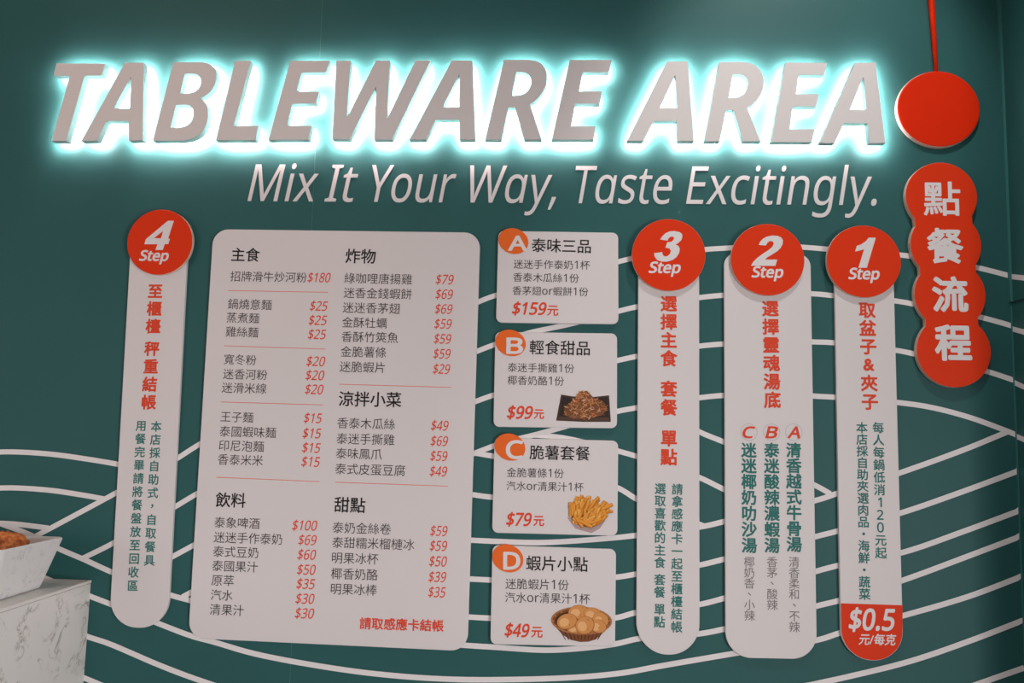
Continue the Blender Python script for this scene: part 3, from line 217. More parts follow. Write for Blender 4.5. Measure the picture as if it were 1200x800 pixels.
def flat(name, pts, d, material, parent):     # one flat printed polygon in wall coordinates
    me = bpy.data.meshes.new(name); me.from_pydata([Vector((p.x, -d, p.z)) for p in pts], [], [tuple(range(len(pts)))]); me.update()
    return new_obj(name, me, material, parent)
def plate(name, pts, back, front, material, parent=None, bevel=.0012):
    """a board cut to an outline (points in wall coordinates, clockwise or not) standing from back to front"""
    bm = bmesh.new(); vs = [bm.verts.new((p.x, -front, p.z)) for p in pts]; f = bm.faces.new(vs)
    bm.normal_update()
    if f.normal.y > 0: f.normal_flip()
    r = bmesh.ops.extrude_face_region(bm, geom=[f]); new = [e for e in r['geom'] if isinstance(e, bmesh.types.BMVert)]
    for v in new: v.co.y = -back
    bmesh.ops.recalc_face_normals(bm, faces=bm.faces)
    if bevel:
        ed = [e for e in bm.edges if all(abs(v.co.y + front) < 1e-6 for v in e.verts)]
        bmesh.ops.bevel(bm, geom=ed, offset=bevel, segments=2, affect='EDGES', profile=.5)
    o = bm_obj(name, bm, material, parent)
    if isinstance(material, (list, tuple)) and len(material) > 1:   # second material on the cut edge
        for p in o.data.polygons:
            if abs(p.normal.y) < .8: p.material_index = 1
    return o
def rounded(corners, radii, n=8):             # polygon with rounded corners
    out = []; N = len(corners)
    for i, c in enumerate(corners):
        r = radii[i] if isinstance(radii, (list, tuple)) else radii
        a, b = corners[i - 1], corners[(i + 1) % N]
        da, db = (a - c).normalized(), (b - c).normalized()
        ang = da.angle(db); t = r / math.tan(ang / 2); ctr = c + (da + db).normalized() * (r / math.sin(ang / 2))
        p, q = c + da * t - ctr, c + db * t - ctr
        for k in range(n + 1):
            s = k / n; tot = p.angle(q)
            v = (p * math.sin((1 - s) * tot) + q * math.sin(s * tot)) / math.sin(tot)
            out.append(ctr + v)
    return out
def circle(c, rx, rz=None, n=64, rot=0.0):
    rz = rz or rx; co, si = math.cos(rot), math.sin(rot)
    return [Vector((c.x + rx * math.cos(t) * co - rz * math.sin(t) * si, c.y, c.z + rx * math.cos(t) * si + rz * math.sin(t) * co))
            for t in [2 * math.pi * k / n for k in range(n)]]
def catmull(pts, n=8):
    out = []; Q = [pts[0] * 2 - pts[1]] + pts + [pts[-1] * 2 - pts[-2]]
    for i in range(1, len(Q) - 2):
        p0, p1, p2, p3 = Q[i - 1:i + 3]
        # centripetal spacing keeps unevenly spaced points free of loops
        t1 = max((p1 - p0).length, 1e-5) ** .5; t2 = t1 + max((p2 - p1).length, 1e-5) ** .5; t3 = t2 + max((p3 - p2).length, 1e-5) ** .5
        for k in range(n):
            t = t1 + (t2 - t1) * k / n
            A1 = p0 * ((t1 - t) / t1) + p1 * (t / t1)
            A2 = p1 * ((t2 - t) / (t2 - t1)) + p2 * ((t - t1) / (t2 - t1))
            A3 = p2 * ((t3 - t) / (t3 - t2)) + p3 * ((t - t2) / (t3 - t2))
            B1 = A1 * ((t2 - t) / t2) + A2 * (t / t2); B2 = A2 * ((t3 - t) / (t3 - t1)) + A3 * ((t - t1) / (t3 - t1))
            out.append(B1 * ((t2 - t) / (t2 - t1)) + B2 * ((t - t1) / (t2 - t1)))
    out.append(pts[-1]); return out

# ------------------------------------------------------------------ the setting
XC = P(1179, 200).x                                     # inner corner on the right
bm = bmesh.new(); boxbm(bm, (-3.2, 0, 0), (XC + .1, .1, 3.4)); wall = structure(bm_obj('wall_back', bm, M['wall']))
bm = bmesh.new(); boxbm(bm, (XC, -.22, 0), (XC + .1, 0, 3.4)); wallr = structure(bm_obj('wall_right', bm, M['wall']))
bm = bmesh.new(); boxbm(bm, (-3.2, -4.2, -.1), (3.2, .1, 0)); structure(bm_obj('floor', bm, M['floor']))
ZN = P(1188, 354).z                                     # the corner bead ends here
bm = bmesh.new(); boxbm(bm, (XC - .006, -.008, ZN), (XC, 0, 3.4)); structure(bm_obj('trim_1', bm, M['trim']))
bm = bmesh.new(); boxbm(bm, (XC - .003, -.003, 0), (XC, 0, ZN - .002)); structure(bm_obj('trim_2', bm, M['trim']))
bm = bmesh.new(); boxbm(bm, (XC - .0015, -.22, ZN - .003), (XC, -.003, ZN)); bm_obj('wall_joint', bm, M['dark'], wallr)
xs = P(372, 125).x
bm = bmesh.new(); boxbm(bm, (xs - .0006, -.0008, 0), (xs + .0006, 0, 3.4)); bm_obj('wall_joint', bm, M['seam'], wall)

waves = [
 # arcs on the left
 [(-520, 690), (-380, 620), (-220, 568), (-90, 540), (-45, 533), (0, 529.4), (20, 529.4), (60, 532), (100, 537.4), (137, 543.6), (185, 554)],
 [(-520, 730), (-380, 660), (-220, 607), (-90, 580), (-45, 574), (0, 571.6), (20, 571.6), (60, 574.4), (100, 580.4), (122, 584.4)],
 [(1, 612.8), (20, 614), (57, 618.5)],
 # rising lines that run behind the menu and on over the cards
 [(42, 628), (134, 578.5), (206, 538), (232, 521.5), (320, 472), (450, 406), (560, 354), (581, 346), (668, 322), (725, 306.5), (747, 301.5), (826, 292.3), (850, 290.8), (905, 288), (942, 289.7), (970, 292), (1055, 298.8), (1069, 300.6), (1144, 313.3), (1190, 325)],
 [(97, 654), (133, 636), (203, 595), (228, 580), (330, 524), (450, 460), (558, 412), (580, 403.5), (618, 390.5), (668, 379.7), (725, 364.5), (747, 359.3), (819, 348.7), (849, 345.8), (905, 343), (956, 344.4), (978, 346.5), (1049, 352.6), (1072, 356.5), (1148, 371.4), (1192, 383.5)],
 [(153, 680), (200.5, 653), (227, 638.5), (330, 580), (450, 517), (557, 470.5), (578, 463), (626, 449), (668, 437), (723, 422.5), (747, 417.3), (820, 405.4), (850, 402.8), (905, 400), (956, 400.6), (980, 401.8), (1051, 410.5), (1076, 415.7), (1154, 434.4), (1194, 447.5)],
 [(214, 699.2), (222, 694.8), (330, 634), (450, 575), (556, 531), (590, 518.5), (626, 509.5), (654, 502), (723, 482), (747, 477.5), (819, 466), (850, 463), (905, 461), (954, 464), (981, 465.5), (1052, 471.5), (1090, 477), (1135, 488.6), (1180, 505), (1197, 512)],
 # falling lines
 [(-420, 500), (-250, 528), (-60, 590), (0, 613), (30, 624), (71, 643.5), (98, 655), (131, 670), (198.7, 696.5), (222, 703), (300, 724), (400, 742), (470, 750), (538, 755.3), (580, 758), (647, 761.4), (718, 754.7), (750, 747.7), (817, 742.6), (850, 736.5), (905, 724), (960, 709), (984.5, 703), (1058.5, 679.4), (1130, 653), (1200, 626.5)],
 [(-420, 540), (-200, 580), (0, 654), (60, 680), (107, 698.8), (131, 708), (184, 729.5), (225, 745), (251, 752), (300, 766), (400, 784), (470, 792), (530, 795.5), (580, 796), (670, 793.5), (730, 788), (774, 780), (850, 767), (905, 758), (960, 749), (985, 741), (1058.5, 721), (1135, 698.5), (1200, 674)],
 [(-420, 590), (-200, 628), (0, 702), (60, 728), (103, 745.6), (127, 753.5), (187, 779), (232, 796), (290, 814), (400, 838), (530, 848), (670, 845), (800, 830), (950, 802)],
 [(-420, 640), (-200, 678), (0, 752), (60, 778), (99, 794), (187, 830), (290, 866), (400, 890), (530, 900), (700, 894), (860, 872), (1000, 842), (1148, 806)],
 [(626, 509.5), (661, 513), (724, 528.3), (746, 534.5), (783, 546), (820, 559.5), (850, 574), (905, 598)],
 [(783, 472), (800, 494), (820, 506), (851, 519), (905, 545), (960, 571), (973, 578.5)],
 [(556, 530.6), (580, 534.7), (650, 549), (723, 571), (747, 585), (785, 601), (826, 616.5)],
 [(551, 579), (580, 582.6), (640, 582), (700, 564)],
 [(551, 632.6), (580, 634), (637, 635.3), (715, 630.3), (746, 627), (824, 616.5), (850, 610.5), (905, 598), (960, 585), (982, 577.5), (1054, 554), (1130, 526.5), (1181, 505.5)],
 [(549, 678), (580, 679.4), (650, 680), (722, 676), (746, 672.3), (820, 661.7), (850, 654.5), (905, 642), (960, 627.4), (983.6, 621.4), (1056, 600.7), (1130, 575), (1200, 549)],
 [(547, 722.5), (580, 724.3), (650, 727), (721, 723.6), (746, 717.3), (819, 708), (850, 700.2), (905, 685), (960, 668), (983.6, 662), (1057.6, 647), (1130, 622), (1200, 596)],
 [(950, 802), (1000, 791), (1067.5, 774), (1135, 751), (1200, 726)],
 [(1100, 817), (1148.5, 800), (1200, 782)],
]
WW = .0122; V, Fc = [], []
for wk, ln in enumerate(waves):
    pts = catmull([P(*p) for p in ln])
    i = len(V)
    for k, p in enumerate(pts):
        t = (pts[min(k + 1, len(pts) - 1)] - pts[max(k - 1, 0)]).normalized(); nrm = Vector((-t.z, 0, t.x)) * (WW / 2)
        for s in (1, -1):
            q = p + nrm * s; V.append((min(q.x, XC - .0005), -.0006 - .00003 * wk, q.z))
    Fc += [(i + 2 * k, i + 2 * k + 1, i + 2 * k + 3, i + 2 * k + 2) for k in range(len(pts) - 1)]
me = bpy.data.meshes.new('wave_mural'); me.from_pydata(V, [], Fc); me.update(); new_obj('wave_mural', me, M['wave'], wall)
V, Fc = [], []
for a, b, c in [((1184, 323.8), (1192, 324.6), (1215, 327)), ((1190, 384.3), (1200, 387.3), (1215, 391)), ((1194, 447.5), (1200, 450.5), (1215, 457)),
                ((1194, 511), (1200, 514), (1215, 520))]:
    p = hit_x(*a, XC); q = hit_x(*c, XC); z0, z1 = p.z, q.z
    dirv = (z1 - z0) / (q.y - min(p.y, -.0))
    i = len(V)
    for y in (0, -.22):
        z = z0 + dirv * (y - 0); V += [(XC - .0006, y, z + WW / 2), (XC - .0006, y, z - WW / 2)]
    Fc.append((i, i + 1, i + 3, i + 2))
me = bpy.data.meshes.new('wave_mural'); me.from_pydata(V, [], Fc); me.update(); new_obj('wave_mural', me, M['wave'], wallr)

# ------------------------------------------------------------------ headline sign: thirteen raised, edge-lit letters
def c1(*p): return [(50 + x / 6, 60 + y / 6) for x, y in p]
def c2(*p): return [(240 + x / 6, 60 + y / 6) for x, y in p]
def c3(*p): return [(400 + x * .15, 60 + y * .15) for x, y in p]
def c4(*p): return [(560 + x * .15, 60 + y * .15) for x, y in p]
def c5(*p): return [(720 + x * .17493, 60 + y * .17493) for x, y in p]
def c6(*p): return [(880 + x * .17493, 60 + y * .17493) for x, y in p]
SIGN = [
 ('T', 'TABLEWARE', '', [c1((97,85),(440,87),(415,170),(295,172),(165,630),(62,630),(190,172),(77,170))]),
 ('A', 'TABLEWARE', 'first ', [c1((578,80),(710,80),(703,625),(605,628),(603,490),(447,490),(382,628),(272,630)), c1((622,175),(612,402),(498,402))]),
 ('B', 'TABLEWARE', '', [c1((918,77),(1090,76),(1135,78),(1175,90),(1205,115),(1220,150),(1222,190),(1213,230),(1192,270),(1160,302),(1130,320),(1102,332),(1130,347),(1152,375),(1163,415),(1163,460),(1155,505),(1136,548),(1108,582),(1070,606),(1030,620),(980,628),(773,628)),
        c1((1000,158),(1055,158),(1085,164),(1103,178),(1112,200),(1111,228),(1102,254),(1086,274),(1062,288),(1020,296),(965,296)), c1((938,378),(1000,377),(1032,382),(1052,398),(1060,425),(1058,460),(1046,492),(1024,516),(995,530),(960,537),(900,536))]),
 ('L', 'TABLEWARE', '', [c2((212,68),(322,66),(203,525),(375,523),(355,624),(77,625))]),
 ('E', 'TABLEWARE', 'first ', [c2((600,68),(878,66),(852,149),(680,150),(643,283),(803,283),(782,367),(615,370),(577,523),(750,522),(728,622),(447,623))]),
 ('W', 'TABLEWARE', '', [[(394.2,71),(411.1,71.1),(406,138.6),(440.5,70.9),(456.7,70.8),(453.6,138.8),(486.6,70.8),(504.6,70.8),(459.3,163.5),(438.6,163.5),(440.6,101.3),(409.8,163.3),(389.5,162.7)]]),
 ('A', 'TABLEWARE', 'second ', [c3((862,72),(1022,72),(1047,690),(925,690),(922,535),(738,535),(660,690),(532,690)), c3((922,178),(920,437),(792,437))]),
 ('R', 'TABLEWARE', '', [c4((203,68),(385,66),(430,71),(470,82),(503,103),(527,135),(540,175),(541,220),(530,268),(510,312),(480,355),(446,390),(408,414),(498,690),(362,690),(292,440),(238,440),(182,690),(57,690)),
        c4((302,162),(345,162),(376,169),(400,186),(415,210),(418,240),(410,275),(393,306),(368,330),(330,344),(262,347))]),
 ('E', 'TABLEWARE', 'last ', [c4((717,68),(1045,68),(1022,163),(818,165),(790,313),(972,313),(950,410),(760,410),(727,585),(922,585),(903,690),(577,690))]),
 ('A', 'AREA', 'first ', [c5((352,68),(492,68),(533,600),(425,600),(417,468),(262,468),(193,599),(85,599)), c5((408,158),(420,380),(303,380))]),
 ('R', 'AREA', '', [c5((702,72),(840,70),(885,73),(925,84),(960,105),(985,137),(1000,175),(1002,215),(996,255),(980,293),(956,327),(925,355),(890,378),(980,603),(862,603),(797,393),(750,393),(705,603),(603,603)),
        c5((795,153),(835,154),(863,162),(884,178),(894,202),(894,232),(885,260),(867,284),(842,301),(812,310),(765,312))]),
 ('E', 'AREA', '', [c6((232,75),(510,78),(492,157),(320,158),(302,286),(457,287),(438,370),(280,370),(260,521),(427,521),(408,608),(135,608))]),
 ('A', 'AREA', 'last ', [c6((697,78),(835,76),(902,614),(795,615),(780,482),(625,482),(560,615),(460,613)), c6((755,170),(775,392),(663,391))]),
]
LF, LM = .040, .020
def prism(loops, back, front):                          # letter solid from outline and holes
    vs, fs = curve_tris(tessellate(loops)); bm = bmesh.new()
    bv = [bm.verts.new((x, -front, y)) for x, y in vs]
    for f in fs: bm.faces.new([bv[i] for i in f])
    bmesh.ops.remove_doubles(bm, verts=bm.verts, dist=1e-6)
    r = bmesh.ops.extrude_face_region(bm, geom=bm.faces[:])
    for e in r['geom']:
        if isinstance(e, bmesh.types.BMVert): e.co.y = -back
    bmesh.ops.recalc_face_normals(bm, faces=bm.faces); return bm
def inside(x, z, wl):
    c = False
    for l in wl:
        for (x0, z0), (x1, z1) in zip(l, l[1:] + l[:1]):
            if (z0 > z) != (z1 > z) and x < (x1 - x0) * (z - z0) / (z1 - z0) + x0: c = not c
    return c
def pin_spot(wl, q):                                     # nearest spot to a corner that is well inside the letter
    best = None
    for i in range(-30, 31):
        for j in range(-30, 31):
            x, z = q[0] + i * .002, q[1] + j * .002
            if all(inside(x + dx, z + dz, wl) for dx in (-.008, .008) for dz in (-.008, .008)):
                d = i * i + j * j
                if best is None or d < best[0]: best = (d, x, z)
    return best[1:]
for ch, word, nth, loops in SIGN:
    wl = [[(q.x, q.z) for q in [P(*p, LF) for p in lp]] for lp in loops]
    zs = min(y for l in wl for x, y in l); xm = sum(x for x, y in wl[0]) / len(wl[0])
    t = thing('sign_letter', f'{nth}letter {ch} in {word}, big raised glowing capital of the headline', 'letter', (xm, 0, zs), 'glowing headline letters')
    fo = bm_obj('letter_body', prism(wl, LM, LF), [M['face'], M['return']], t)
    for p in fo.data.polygons:
        if abs(p.normal.y) < .7: p.material_index = 1
    bm = bmesh.new(); bm.from_mesh(fo.data); bm.normal_update()     # the back is closed by the light panel
    bmesh.ops.delete(bm, geom=[f for f in bm.faces if f.normal.y > .7], context='FACES_ONLY'); bm.to_mesh(fo.data); bm.free()
    vs, fs = curve_tris(tessellate(wl)); bm = bmesh.new(); bv = [bm.verts.new((x, -LM - .008, y)) for x, y in vs]   # recessed in the hollow letter
    for f in fs: bm.faces.new([bv[i] for i in f])
    bm.normal_update()
    for f in bm.faces:
        if f.normal.y < 0: f.normal_flip()
    bm_obj('light_panel', bm, M['glow'], t)
    for k in (0, 1):                                    # fixing pins into the wall, behind the letter
        q = wl[0][0] if k == 0 else wl[0][len(wl[0]) // 2]
        cx_, cz_ = pin_spot(wl, q)
        pb = bmesh.new(); bmesh.ops.create_cone(pb, cap_ends=True, segments=10, radius1=.003, radius2=.003, depth=LM + .0079, matrix=Matrix.Translation((cx_, -(LM + .0079) / 2 - .00005, cz_)) @ Matrix.Rotation(math.pi / 2, 4, 'X'))
        bm_obj('fixing_pin', pb, M['return'], t)

# ------------------------------------------------------------------ slogan: thin cut-out letters
words = ['Mix', 'It', 'Your', 'Way,', 'Taste', 'Excitingly.']
SX = {'Mix': (290, 372), 'It': (380, 418.5), 'Your': (434.5, 534), 'Way,': (550, 651.5), 'Taste': (674, 788), 'Excitingly.': (804, 1027.5)}
# baseline and cap height of the slogan, in photo pixels, at both ends
def baseline(x): return 235.3 + (x - 290) * (240.2 - 235.3) / (1025 - 290)
CAP = 41.0; SH = .22; DS = .002
for wd in words:
    pen = 0; items = []
    for ch in wd:
        adv, lp = noto_loops(ch)
        items.append((ch, [[((px + pen) / 1000 + SH * py / 1000, py / 1000) for px, py in l] for l in lp])); pen += adv
    allx = [p[0] for _, l in items for q in l for p in q]; lo, hi = min(allx), max(allx)
    x0, x1 = SX[wd]; a, b = P(x0, baseline(x0), DS), P(x1, baseline(x1), DS); u = b - a; L = u.length; u.normalize(); v = Vector((-u.z, 0, u.x))
    sx = L / (hi - lo); sy = CAP * .002 / .5135
    for i, (ch, lp) in enumerate(items):
        wl = []
        for l in lp:
            q = [a + u * ((x - lo) * sx) + v * (y * sy) for x, y in l]; wl.append([(p.x, p.z) for p in q])
        kind = 'comma' if ch == ',' else 'full stop' if ch == '.' else ('capital letter ' if ch.isupper() else 'small letter ') + ch
        nth = ''
        if wd.count(ch) > 1: nth = 'first ' if i == wd.index(ch) else 'second '
        nm = {',': 'cut_out_comma', '.': 'cut_out_full_stop'}.get(ch, 'cut_out_letter')
        bm = prism(wl, 0, DS)
        o = bm_obj(nm, bm, M['slogan'])
        tag(o, f'{nth}pale grey italic {kind} {"after" if ch in ",." else "in"} the slogan word {wd.strip(",.")}', 'letter', 'slogan letters')

# ------------------------------------------------------------------ menu board
BT = .010                                                # board thickness
def quad(cs, d): return [P(*c, d) for c in cs]
mc = quad([(249.8, 268.3), (562.8, 272.3), (547.7, 763), (220.3, 747.5)], BT)
menu = thing('menu_board', 'large white menu board with two columns of dishes and red prices', 'menu board', ((mc[3].x + mc[2].x) / 2, 0, mc[3].z))
plate('panel', rounded(mc, .038), .0014, BT, M['board'], menu)
D = BT + INK
for s, a, b in [('主食', (271.2, 298), (304.5, 298.5)), ('飲料', (252.7, 585.2), (288, 586.2)), ('炸物', (405, 299.7), (440.3, 300.5)), ('涼拌小菜', (396.9, 466.9), (470.3, 468.3)), ('甜點', (391.8, 590.8), (428.2, 592))]:
    put('section_heading', cjk(s, .012), a, b, D, M['ink'], menu)
for s, a, b in [
 ('招牌滑牛炒河粉', (270, 323.5), (359.5, 325)), ('鍋燒意麵', (267, 355.8), (318.5, 357.2)), ('蒸煮麵', (265.6, 371.8), (303.8, 373)), ('雞絲麵', (264.6, 388.2), (302.7, 389.4)),
 ('寬冬粉', (262.5, 420.6), (300.3, 421.9)), ('迷香河粉', (261.4, 437.9), (313.2, 439.3)), ('迷滑米線', (260, 453.8), (312.2, 455.3)), ('王子麵', (258.6, 487.8), (296.8, 489.1)),
 ('泰國蝦味麵', (257.5, 505), (323.5, 507)), ('印尼泡麵', (256.7, 521.5), (309.3, 523.2)), ('香泰米米', (255.3, 537.8), (308.2, 539.5)),
 ('泰象啤酒', (251.3, 611.6), (304.3, 613.3)), ('迷迷手作泰奶', (250.6, 629), (330.7, 631.8)), ('泰式豆奶', (249.8, 645.7), (302.8, 647.5)), ('泰國果汁', (248.8, 662.5), (302, 664.3)),
 ('原萃', (248, 679.4), (274.1, 680.4)), ('汽水', (247, 696.5), (272.7, 697.5)), ('清果汁', (245.9, 713.7), (285.8, 715.2)),
 ('綠咖哩唐揚雞', (403.8, 325.5), (483.1, 327.2)), ('迷香金錢蝦餅', (402.8, 342.7), (482.5, 344.6)), ('迷迷香茅翅', (401.6, 360), (468.8, 361.6)), ('金酥牡蠣', (401, 377.3), (453.4, 378.6)),
 ('香酥竹筴魚', (400.3, 394.1), (466.6, 395.7)), ('金脆薯條', (399.4, 411.6), (452.5, 412.9)), ('迷脆蝦片', (398.1, 429.2), (451, 430.6)),
 ('香泰木瓜絲', (395.3, 495.2), (462.8, 497)), ('泰迷手撕雞', (394.5, 513.5), (462.3, 515.3)), ('泰味鳳爪', (393.8, 530.8), (447.5, 532.3)), ('泰式皮蛋豆腐', (392.8, 548.9), (474.8, 551.3)),
 ('泰奶金絲卷', (389.8, 617.7), (458.3, 619.8)), ('泰甜糯米榴槤冰', (389.4, 635.1), (485.6, 638.2)), ('明果冰杯', (389.1, 653.2), (443.4, 654.9)), ('椰香奶酪', (388.1, 671.7), (442.7, 673.4)), ('明果冰棒', (387.8, 689.6), (441.7, 691.4))]:
    put('dish_name', cjk(s), a, b, D, M['item'], menu)
def price(s, a, b, d, parent, m, h, off=0.0, name='price'): return put(name, (shear(latin(s, off)[0], .22), latin(s, off)[1]), a, b, d, m, parent, h)
for s, a, b in [
 ('$180', (360.5, 325), (387.4, 325.4)), ('$25', (363, 358.3), (384, 358.8)), ('$25', (361.7, 375), (383.2, 375.5)), ('$25', (360.8, 391.5), (382.2, 392)), ('$20', (359, 423), (381.1, 423.6)), ('$20', (358, 439.4), (380, 440)), ('$20', (357.3, 455.9), (379, 456.5)),
 ('$15', (356, 489.5), (377.3, 490.2)), ('$15', (354.6, 507.3), (376.4, 508)), ('$15', (354, 524.2), (375.7, 525)), ('$15', (353.2, 540.6), (375, 541.3)), ('$100', (342.3, 615.2), (371.7, 616)), ('$69', (349.6, 632.3), (371, 633)), ('$60', (348.5, 649.4), (370.3, 650.2)), ('$50', (348.1, 667), (369.9, 667.7)),
 ('$35', (347.4, 683.6), (369.2, 684.4)), ('$30', (346.3, 701), (368.5, 701.8)), ('$30', (345.6, 718.1), (368.1, 719)),
 ('$79', (510.6, 327.2), (531.6, 327.7)), ('$69', (510.3, 344.5), (530.9, 345)), ('$69', (509.7, 361.8), (530.3, 362.3)), ('$59', (509, 379.2), (529.4, 379.7)), ('$59', (508.4, 396.7), (528.8, 397.3)), ('$59', (507.8, 414.2), (528.1, 414.8)), ('$29', (507.2, 432), (527.5, 432.6)),
 ('$49', (505, 498.2), (525.6, 498.9)), ('$69', (504.6, 516.3), (525, 517)), ('$59', (504.1, 533.8), (524.4, 534.5)), ('$49', (503.5, 551.8), (524, 552.5)), ('$59', (504.1, 621.6), (524.4, 622.3)), ('$59', (503.5, 639.1), (524, 639.8)), ('$50', (502.8, 657.3), (523.7, 658)), ('$39', (502.1, 675.5), (523, 676.2)), ('$35', (501.8, 693.3), (522.3, 694.1))]:
    price(s, a, b, D, menu, M['redink'], 13.0, .005)
for a, b in [((267.4, 340.3), (384.3, 342.4)), ((262.5, 405), (381.5, 408.9)), ((258.6, 470.8), (378.3, 474.3)), ((253.5, 559), (374.3, 564.1)), ((397.5, 450), (528.8, 453.8)), ((392.8, 564.8), (525, 569.5))]:
    p, q = P(*a, D), P(*b, D); n = Vector((0, 0, .0007)); flat('divider', [p + n, q + n, q - n, p - n], D, M['thinred'], menu)
put('notice', cjk('請取感應卡結帳', .022), (421.5, 729.8), (520, 733), D, M['redink'], menu)

# ------------------------------------------------------------------ four set-meal cards
def art(name, polys, d, parent, mats):                   # flat printed picture; polys = (material index, wall points), later ones on top
    V, Fc, mi = [], [], []
    for k, (m_, pts) in enumerate(polys):
        i = len(V); V += [(p.x, -(d + .000012 * k), p.z) for p in pts]; Fc.append(tuple(range(i, i + len(pts)))); mi.append(m_)
    me = bpy.data.meshes.new(name); me.from_pydata(V, [], Fc); me.update()
    o = new_obj(name, me, mats, parent)
    for p, q in zip(me.polygons, mi): p.material_index = q
    return o
cards = [
 ('A', 'topmost of the four small white set meal cards, without a food picture', [(584, 270.3), (724.4, 272.5), (724.8, 379.8), (581.2, 377.8)], (601.6, 282.2), (606.6, 284.8), (22.5, 18.5),
  ('泰味三品', (623, 287), (692.5, 288.6)), [('迷迷手作泰奶1杯', (601.9, 309.2), (691.3, 310.6)), ('香泰木瓜絲1份', (601.3, 324.6), (678.4, 326)), ('香茅翅or蝦餅1份', (600.6, 340.2), (689.4, 341.8))],
  ('$159', (600, 361.2), (640.6, 361.8)), ((641.3, 363.8), (654.4, 364.1))),
 ('B', 'small white set meal card with a dark plate of shredded chicken pictured', [(580.4, 388.6), (723.2, 390.6), (723.1, 501.8), (578.2, 500)], (598.3, 401.6), (603.2, 404.8), (20, 19.5),
  ('輕食甜品', (620.6, 406.5), (691.3, 408)), [('泰迷手撕雞1份', (595, 430.2), (672.8, 431.6)), ('椰香奶酪1份', (595, 445.2), (661, 446.4))],
  ('$99', (594, 483), (624.7, 483.4)), ((625.6, 485), (637.8, 485.3))),
 ('C', 'small white set meal card with a heap of yellow fries pictured', [(579.5, 512.6), (724.5, 516.2), (723.5, 627.7), (576.6, 624.1)], (597.5, 523.6), (602.9, 526.6), (20.5, 22),
  ('脆薯套餐', (620.6, 529.6), (691.4, 531.2)), [('金脆薯條1份', (594, 553.1), (660.7, 554.6)), ('汽水or清果汁1杯', (593.6, 568.9), (684, 570.6))],
  ('$79', (593, 608.2), (623.3, 608.7)), ((625, 610.2), (637.8, 610.5))),
 ('D', 'lowest of the four small white set meal cards, with a basket of round crackers pictured', [(577, 638.6), (722, 643.4), (720.8, 757.6), (574.6, 754.7)], (595, 654), (599.7, 656.8), (20.2, 20),
  ('蝦片小點', (616.5, 659.3), (689, 661.2)), [('迷脆蝦片1份', (592.3, 683.6), (666.5, 685.2)), ('汽水or清果汁1杯', (591.9, 699.5), (691.4, 701.6))],
  ('$49', (591.3, 737.8), (620.6, 738.9)), ((622.6, 740.4), (636, 740.8))),
]
FM = [mat('print black plate', (.028, .018, .014), .5), mat('print plate rim', (.06, .035, .025), .5), mat('print chicken tan', (.62, .27, .10), .5), mat('print chicken light', (.78, .48, .27), .5),
      mat('print chicken brown', (.22, .08, .03), .5), mat('print chilli red', (.70, .20, .07), .5), mat('print plate shine', (.09, .045, .03), .5), mat('print olive', (.25, .15, .05), .5)]
FF = [mat('print fry gold', (.86, .36, .04), .5), mat('print fry amber', (.72, .24, .015), .5), mat('print fry light', (.92, .50, .11), .5), mat('print fry brown', (.30, .09, .01), .5), mat('print paper', (.50, .36, .36), .5)]
FB = [mat('print basket brown', (.22, .07, .02), .5), mat('print basket tan', (.46, .19, .06), .5), mat('print basket dark', (.07, .022, .008), .5), mat('print cracker', (.70, .31, .09), .5), mat('print cracker light', (.86, .48, .20), .5), mat('print cracker brown', (.40, .13, .025), .5)]
rnd = random.Random(7)
